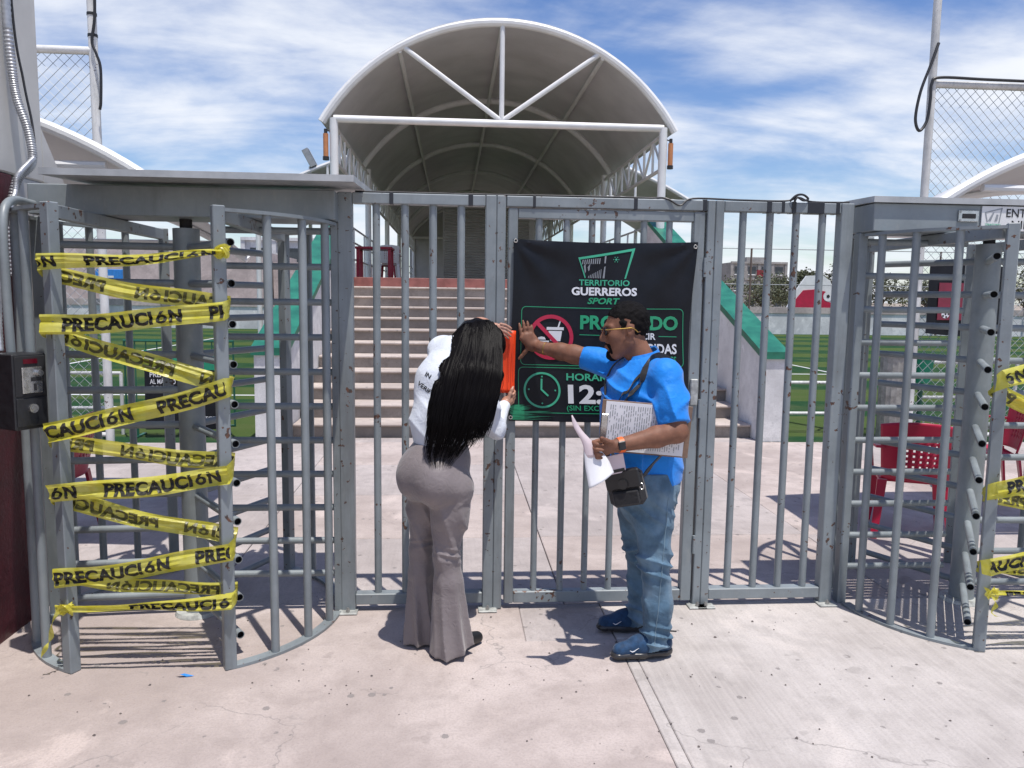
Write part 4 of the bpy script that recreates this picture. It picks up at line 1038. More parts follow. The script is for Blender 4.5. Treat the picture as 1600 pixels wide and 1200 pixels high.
# ================================================================== PLASTIC CHAIRS
def plastic_chair(label, loc, rz, mat, group=None):
    """front is local +y, back towards -y"""
    o = thing('plastic_chair', label, 'chair', loc, rz, group)
    # seat
    m = MB(); n = 10
    def seat(i, j): 
        x = -0.22 + 0.44 * i / n; y = -0.18 + 0.42 * j / n
        return (x * (1 + 0.06 * j / n), y, 0.425 - 0.022 * math.sin(PI * i / n) * math.sin(PI * j / n))
    vs = [seat(i, j) for j in range(n + 1) for i in range(n + 1)]
    m.add(vs, [(j * (n + 1) + i, j * (n + 1) + i + 1, (j + 1) * (n + 1) + i + 1, (j + 1) * (n + 1) + i) for j in range(n) for i in range(n)])
    s_ = m.build('seat', mat, o); sm = s_.modifiers.new('t', 'SOLIDIFY'); sm.thickness = 0.018
    # curved backrest with pierced squares
    m = MB(); NX, NZ = 30, 22; holes = set()
    for gx in (7, 10, 13, 16, 19, 22):
        for gz in (5, 7, 9, 11, 13, 15):
            holes.add((gx, gz))
    def back(i, j):
        u = -1 + 2 * i / NX; v = j / NZ
        x = u * (0.215 + 0.03 * v); z = 0.43 + 0.40 * v + 0.03 * (1 - u * u) * v
        y = -0.20 - 0.10 * v - 0.055 * (1 - u * u) + 0.03 * v * v
        return (x, y, z)
    vs = [back(i, j) for j in range(NZ + 1) for i in range(NX + 1)]
    m.add(vs, [(j * (NX + 1) + i, j * (NX + 1) + i + 1, (j + 1) * (NX + 1) + i + 1, (j + 1) * (NX + 1) + i) for j in range(NZ) for i in range(NX) if (i, j) not in holes])
    b_ = m.build('backrest', mat, o); sm = b_.modifiers.new('t', 'SOLIDIFY'); sm.thickness = 0.014
    for sx in (-1, 1):
        for fy, by in ((-0.21, -0.27), (0.22, 0.26)):
            a = Vector((sx * 0.205, fy, 0.425)); c_ = Vector((sx * 0.245, by, 0.0))
            M0 = [(-0.028, -0.006), (0.028, -0.006), (0.028, 0.012), (-0.028, 0.012)]
            vs = []
            for p, k in ((a, 1.15), (c_, 0.8)):
                vs += [(p.x + q[0] * k, p.y + q[1] * k * (1 if fy < 0 else -1), p.z) for q in M0]
                
            mm = MB().add(vs, [(0, 1, 2, 3), (7, 6, 5, 4), (0, 4, 5, 1), (1, 5, 6, 2), (2, 6, 7, 3), (3, 7, 4, 0)])
            mm.add([(x - sx * 0.028 * 0.6, y + (0.03 if fy < 0 else -0.03), z) for x, y, z in vs], []) 
            mm.build('leg', mat, o, smooth=False)
        ar = smooth_pts([(sx * 0.235, -0.27, 0.66), (sx * 0.27, -0.10, 0.665), (sx * 0.275, 0.10, 0.65), (sx * 0.265, 0.20, 0.60), (sx * 0.245, 0.22, 0.43)], 6)
        m = MB(); vs = []
        for i, p in enumerate(ar):
            t_ = i / (len(ar) - 1); w = 0.028 - 0.006 * t_
            vs += [(p.x - w, p.y, p.z), (p.x + w, p.y, p.z), (p.x + w, p.y - 0.01 * t_, p.z + 0.014 * (1 - t_) + 0.004), (p.x - w, p.y - 0.01 * t_, p.z + 0.014 * (1 - t_) + 0.004)]
        fs = [(4 * i + k, 4 * i + (k + 1) % 4, 4 * (i + 1) + (k + 1) % 4, 4 * (i + 1) + k) for i in range(len(ar) - 1) for k in range(4)]
        m.add(vs, fs + [(3, 2, 1, 0), tuple(range(len(vs) - 4, len(vs)))]).build('armrest', mat, o)
    return o
plastic_chair('red plastic armchair with pierced back beside the entry sign turnstile', (3.34, 1.28, -0.002), R_(-24), M_REDPL)
plastic_chair('red plastic armchair near the chain link fence behind the rotor', (4.62, 2.30, 0.002), R_(70), M_REDPL)
plastic_chair('dark red plastic armchair half hidden behind the taped lane', (-2.78, 1.35, 0.002), R_(96), M_MAROONPL)
plastic_chair('white plastic armchair with pierced back on the upper platform', (-1.55, 14.9, ZP), R_(10), M_WHITEP)
def ptable(label, loc, w, d):
    o = thing('plastic_table', label, 'table', loc)
    MB().box(-w, w, -d, d, 0.68, 0.73, bev=0.008).build('tabletop', M_MAROONPL, o, smooth=False)
    for sx in (-1, 1):
        for sy in (-1, 1):
            MB().box(sx * (w - 0.06) - 0.035, sx * (w - 0.06) + 0.035, sy * (d - 0.06) - 0.035, sy * (d - 0.06) + 0.035, 0.0, 0.679, bev=0.005).build('leg', M_MAROONPL, o, smooth=False)
ptable('maroon plastic table by the canopy post on the upper platform', (-2.15 + 0.42, 13.6, ZP), 0.40, 0.38)
plastic_chair('maroon plastic armchair beside the white one on the upper platform', (-1.62, 15.8, ZP), R_(170), M_MAROONPL)
# railings on the upper platform
for x, lab in ((-2.12, 'white railing along the left side of the upper platform'), (3.80, 'white railing along the right side of the upper platform')):
    o = thing('platform_railing', lab, 'railing', (x, 11.0, ZP - 0.012))
    for z in (0.45, 0.8, 1.1): MB().tube((0, 0, z), (0, 26, z), 0.022, 8).build('rail', M_WHITEP, o)
    for k in range(14): MB().tube((0, k * 2.0, 0), (0, k * 2.0, 1.1), 0.022, 8).build('baluster', M_WHITEP, o)
# floodlight by the wing roof
fl = thing('floodlight', 'square grey floodlight tilted above the left wing roof', 'floodlight', (-3.95, 18.25, 4.98))
MB().tube((0, 0, 0.0), (0, 0, 0.2), 0.03, 8).build('bracket', M_BOLT, fl)
Mf = Matrix.Translation((0, 0, 0.42)) @ Matrix.Rotation(R_(-28), 4, 'Y')
MB().box(-0.09, 0.09, -0.12, 0.12, -0.26, 0.26, M=Mf, bev=0.01).build('lamp_housing', M_BOLT, fl, smooth=False)
MB().box(0.092, 0.10, -0.10, 0.10, -0.22, 0.22, M=Mf).build('lens', M_GLASS, fl, smooth=False)

# ================================================================== FAR BACKGROUND
fw = thing('boundary_wall', 'long whitewashed wall closing the far side of the pitch', 'wall', (0, 35.0, 0))
MB().box(-75, 75, 0, 0.25, -0.05, 1.05).build('wall', M_WHITEWALL, fw, smooth=False)
MB().box(-75, 75, -0.04, 0.29, 1.052, 1.36).build('coping', M_BLOCKW, fw, smooth=False)
for k in range(26): MB().box(-74 + k * 5.9 - 0.15, -74 + k * 5.9 + 0.15, -0.06, 0.31, 1.36, 1.46).build('pier_cap', M_WHITEP, fw, smooth=False)
nf = thing('far_net_fence', 'thin wire net fence with slim posts above the far wall', 'fence', (30, 34.8, 0))
for k in range(14): MB().tube((-25 + k * 5.0, 0, 0), (-25 + k * 5.0, 0, 4.3), 0.05, 6).build('post', simple('rusty_post', (0.16, 0.11, 0.09), 0.8) if k == 0 else MATS['rusty_post'], nf)
for z in (4.28, 2.5): MB().tube((-25, 0, z), (40, 0, z), 0.022, 5).build('wire', M_WIRE, nf)

def building(label, loc, w, d, h, mat, cols, rows, base=0.0, win=True):
    o = thing('building', label, 'building', loc)
    MB().box(-w / 2, w / 2, 0, d, -0.1, h).build('walls', mat, o, smooth=False)
    if win:
        for r in range(rows):
            for c_ in range(cols):
                ww = w / cols; hh = (h - base) / rows
                x = -w / 2 + ww * (c_ + 0.5); z = base + hh * (r + 0.5)
                if random.random() < 0.2: continue
                wn_ = MB().box(x - ww * 0.3, x + ww * 0.3, -0.10, 0.02, z - hh * 0.28, z - hh * 0.22).build('window_sill', M_WHITEP, o, smooth=False)
                MB().box(x - ww * 0.28, x + ww * 0.28, -0.02, 0.02, z - hh * 0.22, z + hh * 0.24).build('pane', M_GLASS, wn_, smooth=False)
        for r in range(rows + 1):
            MB().box(-w / 2 - 0.1, w / 2 + 0.1, -0.22, 0.0, base + (h - base) * r / rows - 0.14, base + (h - base) * r / rows + 0.10).build('floor_band', mat, o, smooth=False)
        for c_ in range(cols + 1):
            x = -w / 2 + w * c_ / cols
            MB().box(x - 0.16, x + 0.16, -0.16, 0.0, base, h + 0.1).build('pier', mat, o, smooth=False)
    return o
B1 = building('unfinished grey concrete apartment block behind the far wall', (37.3, 90, 0), 6.8, 9, 6.3, M_BLDG, 4, 3, 0.4)
MB().box(-1.2, 1.0, 1.0, 4.0, 6.3, 7.0).build('roof_shed', M_BLDG, B1, smooth=False)
MB().box(-0.3, 0.7, -0.25, -0.165, 4.5, 5.4).build('curtain', simple('crimson_curtain', (0.22, 0.02, 0.03), 0.7), B1, smooth=False)
building('tall grey concrete tower at the stair wall coping', (32.2, 95, 0), 2.4, 6, 7.6, M_BLDG, 1, 3, 0.5)
building('pale rendered block building behind the coin box turnstile', (-19.0, 45, 0), 15.0, 10, 4.25, M_BLOCKW, 1, 1, 0.4, False)
building('low rendered block building behind the left stair wall', (-8.3, 46.5, 0), 6.0, 8, 3.7, M_BLOCKW, 1, 1, 0.4, False)
building('white rendered house behind the block building', (-12.6, 58, 0), 7.0, 8, 5.9, M_WHITEWALL, 3, 2, 0.6)
wb = thing('blue_board', 'blue advertising board standing behind the far wall', 'board', (-16.2, 34.7, 0))
MB().box(-0.75, 0.75, -0.04, 0.0, 2.05, 2.75, bev=0.02).build('panel', M_BLUE, wb, smooth=False)
for x in (-0.5, 0.5): MB().tube((x, 0.03, 0), (x, 0.03, 2.7), 0.03, 6).build('leg', M_BOLT, wb)
MB().box(-0.6, 0.1, -0.05, -0.041, 2.35, 2.45).build('stripe', M_WHITEP, wb, smooth=False)
tk = thing('roof_tank', 'orange water tank on the pale block building', 'water tank', (-16.6, 47.2, 4.25))
MB().tube((0, 0, 0), (0, 0, 0.85), 0.5, 18).tube((0, 0, 0.85), (0, 0, 1.05), 0.5, 18, 0.15).build('tank', M_ORANGEB, tk)
MB().tube((0, 0, 1.05), (0, 0, 1.12), 0.16, 14).build('lid', M_ORANGEB, tk)
# red and white pennant board by the far fence
rw = thing('pennant_board', 'red and white peaked advertising board behind the far wall', 'board', (18.7, 35.7, 0))
def slabpoly(pts, y0, y1):
    n = len(pts); return MB().add([(x, y0, z) for x, z in pts] + [(x, y1, z) for x, z in pts], [tuple(range(n)), tuple(range(n, 2 * n))[::-1]] + [(i, (i + 1) % n, n + (i + 1) % n, n + i) for i in range(n)])
slabpoly([(-1.35, 1.30), (1.15, 1.30), (1.15, 2.0), (0.95, 2.75), (0.5, 3.05), (-0.35, 3.0), (-0.9, 2.2)], 0.0, 0.12).build('white_panel', M_WHITEP, rw, smooth=False)
slabpoly([(-1.2, 1.34), (1.1, 1.34), (1.1, 1.6), (0.75, 1.7), (0.7, 2.2), (0.1, 2.3), (-0.5, 2.25), (-0.75, 1.95)], -0.03, -0.002).build('red_panel', M_REDPL, rw, smooth=False)
m = MB(); m.add([(0.85 + 0.26 * math.cos(2 * PI * i / 16), -0.04, 1.95 + 0.26 * math.sin(2 * PI * i / 16)) for i in range(16)], [tuple(range(16))]); m.build('ball_disc', M_WHITEP, rw, smooth=False)
m = MB(); m.add([(0.85 + 0.1 * math.cos(2 * PI * i / 5), -0.05, 1.95 + 0.1 * math.sin(2 * PI * i / 5)) for i in range(5)], [tuple(range(5))]); m.build('ball_patch', M_PR_BLACK, rw, smooth=False)
for x in (-0.9, 0.9): MB().tube((x, 0.16, -0.06), (x, 0.16, 2.0), 0.04, 6).build('leg', M_BOLT, rw)
lp_ = thing('light_pole', 'slim grey light pole beyond the far wall', 'light pole', (26.6, 45, -0.06))
MB().tube((0, 0, 0), (0, 0, 5.6), 0.06, 8).build('pole', M_BOLT, lp_)
MB().box(-0.35, 0.35, -0.1, 0.1, 5.3, 5.9, bev=0.02).build('lamp_head', M_BOLT, lp_, smooth=False)

# trees: trunk, limbs, leaf clumps through the crown
leaf_verts = [(-0.5, 0, 0), (0.5, 0, 0.1), (0.3, 0.1, 0.8), (-0.35, -0.05, 0.7)]
def tree(label, loc, h, rx, seed, dens_=1.0):
    rr = np.random.default_rng(seed)
    o = thing('tree', label, 'tree', loc)
    tm = MB(); tm.tube((0, 0, -0.1), (0.1, 0, h * 0.45), 0.16, 8, 0.09)
    tips = []
    for k in range(7):
        a = rr.uniform(0, 2 * PI); e = Vector((math.cos(a) * rx * 0.6, math.sin(a) * rx * 0.6, h * rr.uniform(0.55, 0.85)))
        tm.tube((0.08, 0, h * rr.uniform(0.25, 0.45)), e, 0.06, 6, 0.02); tips.append(e)
    tm.build('trunk', M_BARK, o)
    N = int(3000 * dens_); cl = [Vector((rr.normal() * rx * 0.5, rr.normal() * rx * 0.5, h * rr.uniform(0.38, 0.95))) for _ in range(26)]
    m = MB(); vs = []; fs = []
    for k in range(N):
        c_ = cl[rr.integers(len(cl))]; q = rr.normal(size=3); q /= np.linalg.norm(q); q *= rr.uniform(0.3, 1) * rx * 0.34
        s_ = rr.uniform(0.09, 0.21); Mr = Matrix.Rotation(rr.uniform(0, 6.3), 3, 'Z') @ Matrix.Rotation(rr.uniform(0, 3), 3, 'X')
        p = c_ + Vector(q) * Vector((1, 1, 0.75)).length / 1.6
        vs += [tuple(p + Mr @ (Vector(v) * s_)) for v in leaf_verts]; fs.append((4 * k, 4 * k + 1, 4 * k + 2, 4 * k + 3))
    m.add(vs, fs); tag(m.build('crown', M_TREE1, o, smooth=False), kind='stuff')
for i, (x, y, h, rx, lab) in enumerate(((26.6, 62, 2.9, 2.3, 'dusty bushy tree in front of the concrete apartment block'), (30.5, 66, 3.2, 2.0, 'dark round tree beside the apartment block'), (30.9, 57, 3.7, 1.5, 'taller loose tree right of the pennant board'), (27.6, 56, 3.0, 1.3, 'small dark tree behind the pennant board'), (38.5, 64, 3.4, 2.0, 'wide dusty tree behind the light pole'), (44.0, 66, 3.2, 2.2, 'low spreading tree beyond the light pole'), (50.5, 62, 4.2, 2.6, 'large dusty tree behind the chain link fence'), (58.0, 66, 3.6, 2.4, 'rounded grey green tree beyond the chain link fence'))):
    tree(lab, (x, y, 0), h + 1.0, rx, 20 + i)
# a scrap of blue plastic and some grit on the pavement
tag(MB().add([(0, 0, 0.004), (0.035, 0.006, 0.012), (0.05, -0.008, 0.004), (0.022, -0.012, 0.016), (0.08, 0.0, 0.003)], [(0, 1, 3), (1, 2, 3), (1, 4, 2)]).build('blue_scrap', M_BLUE, loc=(-1.21, -0.72, 0.0)), 'scrap of blue plastic on the pink concrete', 'litter')
gr = MB(); rr = np.random.default_rng(3)
for k in range(150):
    x = rr.uniform(-2.0, 2.2); y = rr.uniform(-1.9, -0.1); s_ = rr.uniform(0.002, 0.007) * (1.6 if rr.random() < 0.1 else 1)
    a = rr.uniform(0, 6.3)
    vs = [(x + s_ * math.cos(a + t_) * rr.uniform(0.7, 1.3), y + s_ * math.sin(a + t_) * rr.uniform(0.7, 1.3), 0.0022) for t_ in (0, 1.5, 3.1, 4.6)] + [(x, y, 0.0022 + s_ * 0.7)]
    gr.add(vs, [(0, 1, 4), (1, 2, 4), (2, 3, 4), (3, 0, 4)])
tag(gr.build('grit', simple('dark_grit', (0.12, 0.10, 0.09), 0.9), smooth=False), 'scattered dark grit lying on the pavement', 'grit', kind='stuff')

# ================================================================== PEOPLE
from mathutils.bvhtree import BVHTree
def _n(v): v = np.asarray(v, float); return v / np.linalg.norm(v)
class Field:
    """signed distance field on a grid, polygonised with surface nets"""
    def __init__(s, lo, hi, h):
        s.lo = np.array(lo, float); s.h = h
        s.n = np.ceil((np.array(hi) - s.lo) / h).astype(int) + 1
        s.D = np.full(s.n, 1.0, np.float32)
        s.ax = [s.lo[i] + h * np.arange(s.n[i]) for i in range(3)]
    def box(s, lo, hi, m):
        sl = []; cs = []
        for i in range(3):
            a = max(0, int(np.floor((lo[i] - m - s.lo[i]) / s.h))); b_ = min(s.n[i], int(np.ceil((hi[i] + m - s.lo[i]) / s.h)) + 1)
            if b_ <= a: return None, None
            sl.append(slice(a, b_)); cs.append(s.ax[i][a:b_])
        X = np.meshgrid(*cs, indexing='ij')
        return tuple(sl), np.stack(X, -1).astype(np.float32)
    def put(s, sl, d, k, op='u'):
        a = s.D[sl]; d = d.astype(np.float32)
        if op == 'u':
            if k > 0:
                hh = np.maximum(k - np.abs(a - d), 0) / k; s.D[sl] = np.minimum(a, d) - hh * hh * k * 0.25
            else: s.D[sl] = np.minimum(a, d)
        else:      # carve
            d = -d
            if k > 0:
                hh = np.maximum(k - np.abs(a - d), 0) / k; s.D[sl] = np.maximum(a, d) + hh * hh * k * 0.25
            else: s.D[sl] = np.maximum(a, d)
    def cone(s, a, b_, ra, rb, k=0.02, flat=None, op='u'):
        """tapered capsule; flat=(axis, factor) widens the section along axis"""
        a = np.array(a, float); b_ = np.array(b_, float); R = max(ra, rb) * (max(1, flat[1]) if flat else 1)
        sl, P = s.box(np.minimum(a, b_) - R, np.maximum(a, b_) + R, k + 0.02)
        if sl is None: return s
        ba = b_ - a; t = np.clip(((P - a) @ ba) / (ba @ ba), 0, 1)
        q = P - (a + t[..., None] * ba)
        if flat:
            u = _n(flat[0]); w = q @ u; q = q + (w * (1 / flat[1] - 1))[..., None] * u
        d = np.sqrt((q * q).sum(-1)) - (ra + (rb - ra) * t)
        s.put(sl, d, k, op); return s
    def ell(s, c, r, k=0.02, M=None, op='u'):
        c = np.array(c, float); r = np.array(r, float) if np.ndim(r) else np.array([r] * 3, float)
        R = r.max(); sl, P = s.box(c - R, c + R, k + 0.02)
        if sl is None: return s
        q = P - c
        if M is not None: q = q @ np.asarray(M, float)         # columns of M: local axes in world
        k0 = np.sqrt(((q / r) ** 2).sum(-1)); k1 = np.sqrt(((q / (r * r)) ** 2).sum(-1)) + 1e-6
        s.put(sl, k0 * (k0 - 1) / k1, k, op); return s
    def chain(s, pts, rad, k=0.02, flat=None):
        for i in range(len(pts) - 1): s.cone(pts[i], pts[i + 1], rad[i], rad[i + 1], k, flat)
        return s
    def grid(s): return np.stack(np.meshgrid(*s.ax, indexing='ij'), -1).astype(np.float32)
    def cut(s, fn):
        """intersect with fn(P) <= 0 (exact, all over)"""
        P = s.grid(); s.D = np.maximum(s.D, fn(P).astype(np.float32)); return s
    def warp(s, fn):
        P = s.grid(); m = np.abs(s.D) < 0.06
        s.D[m] += fn(P[m]).astype(np.float32); return s
    def nets(s):
        D = s.D; ins = D < 0
        cnt = np.zeros(tuple(np.array(D.shape) - 1), np.uint8)
        for dx in (0, 1):
            for dy in (0, 1):
                for dz in (0, 1): cnt += ins[dx:D.shape[0] - 1 + dx, dy:D.shape[1] - 1 + dy, dz:D.shape[2] - 1 + dz]
        act = (cnt > 0) & (cnt < 8); idx = np.argwhere(act); N = len(idx)
        if N == 0: return np.zeros((0, 3)), np.zeros((0, 4), int)
        num = np.full(act.shape, -1, np.int32); num[act] = np.arange(N)
        acc = np.zeros((N, 3)); c = np.zeros(N)
        cor = [(x, y, z) for x in (0, 1) for y in (0, 1) for z in (0, 1)]
        for i in range(8):
            for j in range(i + 1, 8):
                a, b_ = np.array(cor[i]), np.array(cor[j])
                if np.abs(a - b_).sum() != 1: continue
                va = D[tuple((idx + a).T)]; vb = D[tuple((idx + b_).T)]
                m = (va < 0) != (vb < 0); t = np.where(m, va / np.where(m, va - vb, 1), 0)
                acc += np.where(m[:, None], a + t[:, None] * (b_ - a), 0); c += m
        V = (idx + acc / c[:, None]) * s.h + s.lo
        F = []
        for axi in range(3):
            o1, o2 = (axi + 1) % 3, (axi + 2) % 3
            sa = [slice(None)] * 3; sb = [slice(None)] * 3
            sa[axi] = slice(0, -1); sb[axi] = slice(1, None)
            A = ins[tuple(sa)]; B = ins[tuple(sb)]
            for flip in (False, True):
                e = np.argwhere((A & ~B) if not flip else (~A & B))
                e = e[(e[:, o1] > 0) & (e[:, o2] > 0) & (e[:, o1] < D.shape[o1] - 1) & (e[:, o2] < D.shape[o2] - 1)]
                if len(e) == 0: continue
                q = []
                for d1, d2 in ((-1, -1), (0, -1), (0, 0), (-1, 0)):
                    w = e.copy(); w[:, o1] += d1; w[:, o2] += d2; q.append(num[tuple(w.T)])
                f = np.stack(q, 1)
                F.append(f[:, ::-1] if flip else f)
        return V, np.concatenate(F)
def relax(V, F, it=2, lam=0.5):
    E = np.concatenate([F[:, [0, 1]], F[:, [1, 2]], F[:, [2, 3]], F[:, [3, 0]]])
    for _ in range(it):
        S = np.zeros_like(V); C = np.zeros(len(V))
        np.add.at(S, E[:, 0], V[E[:, 1]]); np.add.at(C, E[:, 0], 1); np.add.at(S, E[:, 1], V[E[:, 0]]); np.add.at(C, E[:, 1], 1)
        V = V + lam * (S / np.maximum(C, 1)[:, None] - V)
    return V
def wloc(o):
    v = Vector((0, 0, 0))
    while o is not None: v = v + Vector(o.location[:]); o = o.parent
    return v
def fmesh(name, V, F, mat, parent):
    me = bpy.data.meshes.new(name)
    V = V - np.array(wloc(parent)[:])
    me.vertices.add(len(V)); me.vertices.foreach_set('co', V.astype(np.float32).ravel())
    me.loops.add(F.size); me.loops.foreach_set('vertex_index', F.astype(np.int32).ravel())
    me.polygons.add(len(F)); me.polygons.foreach_set('loop_start', np.arange(0, F.size, 4, dtype=np.int32))
    me.polygons.foreach_set('use_smooth', np.ones(len(F), bool))
    me.update(calc_edges=True); me.validate()
    me.materials.append(mat)
    return link(name, me, parent)
def fbuild(fd, name, mat, parent, it=2):
    V, F = fd.nets()
    if it: V = relax(V, F, it)
    return fmesh(name, V, F, mat, parent), V, F
def pbuild(mb, name, mat, parent, smooth=True):
    L_ = wloc(parent); mb.v = [tuple(Vector(v) - L_) for v in mb.v]
    return mb.build(name, mat, parent, smooth)
def nz3(P, sc, seed=0):
    """cheap smooth pseudo noise from sines"""
    x, y, z = P[..., 0] * sc + seed, P[..., 1] * sc + seed * 1.7, P[..., 2] * sc - seed
    return (np.sin(x * 1.3 + 1.9 * np.sin(y * 0.9 + z * 0.7)) + np.sin(y * 1.7 + 1.6 * np.sin(z * 1.1 + x * 0.6)) + np.sin(z * 1.5 + 1.8 * np.sin(x * 0.8 - y))) / 3
V3 = lambda *a: np.array(a, float)
def crease(ph, p=1.6): return ((1 - np.abs(np.sin(ph * 0.5))) ** p) * 2 - 0.7

def cloth(name, col, rough=0.75, var=0.12, sc=14, weave=900, sheen=0.2, fade=None):
    m, nt, b = newmat(name)
    n = noise_node(nt, sc, 5, 0.6)
    c = mixc(nt, ramp(nt, n, 0.3, 0.7), tuple(x * (1 - var) for x in col), tuple(min(1, x * (1 + var)) for x in col))
    if fade: c = mixc(nt, ramp(nt, noise_node(nt, 5.5, 3, 0.5), 0.45, 0.72, 0, 0.6), c, fade)
    lk(nt, c, b.inputs['Base Color']); b.inputs['Roughness'].default_value = rough
    b.inputs['Sheen Weight'].default_value = sheen; b.inputs['Specular IOR Level'].default_value = 0.3
    hb = mth(nt, 'ADD', mth(nt, 'MULTIPLY', noise_node(nt, weave, 2, 0.5), 0.10), mth(nt, 'MULTIPLY', noise_node(nt, 26, 3, 0.5, dist=1.2), 1.0))
    bump(nt, b, hb, 0.35, 0.012)
    return m
M_SKIN, nt, b = newmat('tan_skin')
n_ = noise_node(nt, 18, 5, 0.6); lk(nt, mixc(nt, ramp(nt, n_, 0.3, 0.72), (0.165, 0.075, 0.046), (0.25, 0.118, 0.074)), b.inputs['Base Color'])
b.inputs['Roughness'].default_value = 0.6; b.inputs['Specular IOR Level'].default_value = 0.3; b.inputs['Subsurface Weight'].default_value = 0.08; b.inputs['Subsurface Radius'].default_value = (0.01, 0.004, 0.002)
bump(nt, b, noise_node(nt, 260, 3, 0.6), 0.12, 0.001)
M_SKIN2, nt, b = newmat('fair_skin')
n_ = noise_node(nt, 18, 5, 0.6); lk(nt, mixc(nt, ramp(nt, n_, 0.3, 0.72), (0.40, 0.20, 0.135), (0.50, 0.27, 0.19)), b.inputs['Base Color'])
b.inputs['Roughness'].default_value = 0.45; b.inputs['Subsurface Weight'].default_value = 0.08; b.inputs['Subsurface Radius'].default_value = (0.01, 0.004, 0.002)
M_HAIRB, nt, b = newmat('black_hair'); b.inputs['Base Color'].default_value = (0.004, 0.0033, 0.0036, 1); b.inputs['Roughness'].default_value = 0.40; b.inputs['Specular IOR Level'].default_value = 0.05
bump(nt, b, noise_node(nt, 500, 3, 0.6, stretch=(1, 1, 0.08)), 0.5, 0.001)
M_HAIRS, nt, b = newmat('short_black_hair'); b.inputs['Base Color'].default_value = (0.006, 0.005, 0.005, 1); b.inputs['Roughness'].default_value = 0.6; b.inputs['Specular IOR Level'].default_value = 0.12
bump(nt, b, noise_node(nt, 420, 3, 0.7), 0.9, 0.004)
M_POLO = cloth('bright_blue_knit', (0.003, 0.205, 0.68), 0.62, 0.08)
M_DENIM = cloth('washed_denim', (0.080, 0.148, 0.215), 0.85, 0.28, 12, 700, 0.1, (0.25, 0.35, 0.43))
M_DENIMTH = simple('denim_thread', (0.16, 0.24, 0.30), 0.8)
M_PANTS = cloth('taupe_jersey', (0.195, 0.168, 0.167), 0.45, 0.06, 6, 900, 0.25)
M_SHIRTW = cloth('white_jersey', (0.66, 0.70, 0.76), 0.7, 0.03, 8)
M_SHOEB = cloth('navy_shoe_knit', (0.012, 0.045, 0.105), 0.7, 0.25, 40, 300)
M_SHOEK = simple('black_shoe_leather', (0.012, 0.012, 0.013), 0.45)
M_SOLE = simple('dark_clear_sole', (0.035, 0.033, 0.033), 0.3)
M_STRAP = cloth('black_webbing', (0.014, 0.014, 0.016), 0.7, 0.2, 60)
M_GOLD = simple('gold_frame', (0.55, 0.36, 0.10), 0.3, 0.9)
M_LENS = simple('dark_lens', (0.012, 0.011, 0.012), 0.12)
M_WATCHO = simple('orange_watch_band', (0.75, 0.13, 0.02), 0.45)
M_PAPER = simple('white_paper', (0.70, 0.70, 0.72), 0.7, 0, 0.03)
M_PAPERP = simple('pinkish_paper', (0.62, 0.52, 0.54), 0.7, 0, 0.03)
M_BOARD = simple('brown_hardboard', (0.20, 0.125, 0.085), 0.6, 0, 0.15, 40)
M_ORANGE = simple('fluorescent_orange_card', (1.0, 0.07, 0.008), 0.6, 0, 0.05, 8)

def finger(fd, base, d, curl_axis, seg, rad, curls, k=0.006):
    """chain of phalanges; each bends by curls[i] degrees about curl_axis"""
    p = np.array(base, float); d = _n(d); ax = _n(curl_axis)
    for i, L in enumerate(seg):
        a = R_(curls[i]); d = d * math.cos(a) + np.cross(ax, d) * math.sin(a) + ax * (ax @ d) * (1 - math.cos(a))
        q = p + d * L; fd.cone(p, q, rad[i], rad[i + 1], k); p = q
    return p

# ------------------------------------------------------------------ the man
MAN = thing('person', 'man in bright blue polo shirt and jeans pressing the banner edge', 'person', (0.93, -0.49, 0.0))
Hc = V3(0.803, -0.478, 1.535); Ff = _n((-0.985, 0.03, -0.12)); Sf = _n(np.cross((0, 0, 1), Ff)); Uf = np.cross(Ff, Sf)
HM = np.stack([Ff, Sf, Uf], 1)
def hp(f, s_, u): return Hc + Ff * f + Sf * s_ + Uf * u
NK = V3(0.90, -0.485, 1.385)
LS, LE, LW = V3(0.955, -0.665, 1.335), V3(0.985, -0.765, 1.10), V3(0.712, -0.815, 1.050)
RS, RE, RW = V3(0.825, -0.305, 1.345), V3(0.605, -0.205, 1.400), V3(0.452, -0.118, 1.425)
nHip, nKn, nAn = V3(0.945, -0.575, 0.80), V3(0.945, -0.615, 0.47), V3(0.965, -0.625, 0.085)
fHip, fKn, fAn = V3(0.915, -0.405, 0.80), V3(0.930, -0.365, 0.46), V3(0.955, -0.338, 0.085)
TF = _n((-0.93, -0.37, 0)); TS = _n((0.37, -0.93, 0))     # torso facing, torso left
fd = Field((0.28, -0.92, -0.01), (1.16, -0.02, 1.70), 0.0052)
# trunk
fd.ell((0.925, -0.49, 0.86), (0.125, 0.145, 0.13), 0.03)
fd.ell((0.885, -0.49, 1.04), (0.140, 0.150, 0.17), 0.06)
fd.ell((0.885, -0.485, 1.23), (0.130, 0.170, 0.17), 0.06, np.stack([TF, TS, V3(0, 0, 1)], 1))
fd.cone(LS + V3(0.0, 0.03, 0.0), RS + V3(0.01, 0, 0.0), 0.066, 0.062, 0.05)
fd.cone(NK + V3(0, 0, -0.02), hp(-0.030, 0, -0.06), 0.066, 0.060, 0.03)
# legs
for H_, K_, A_ in ((nHip, nKn, nAn), (fHip, fKn, fAn)):
    fd.chain([H_, K_, A_], [0.066, 0.046, 0.036], 0.03); fd.cone(A_ + V3(0, 0, -0.005), A_ + V3(-0.10, 0.0, -0.03), 0.028, 0.016, 0.02)
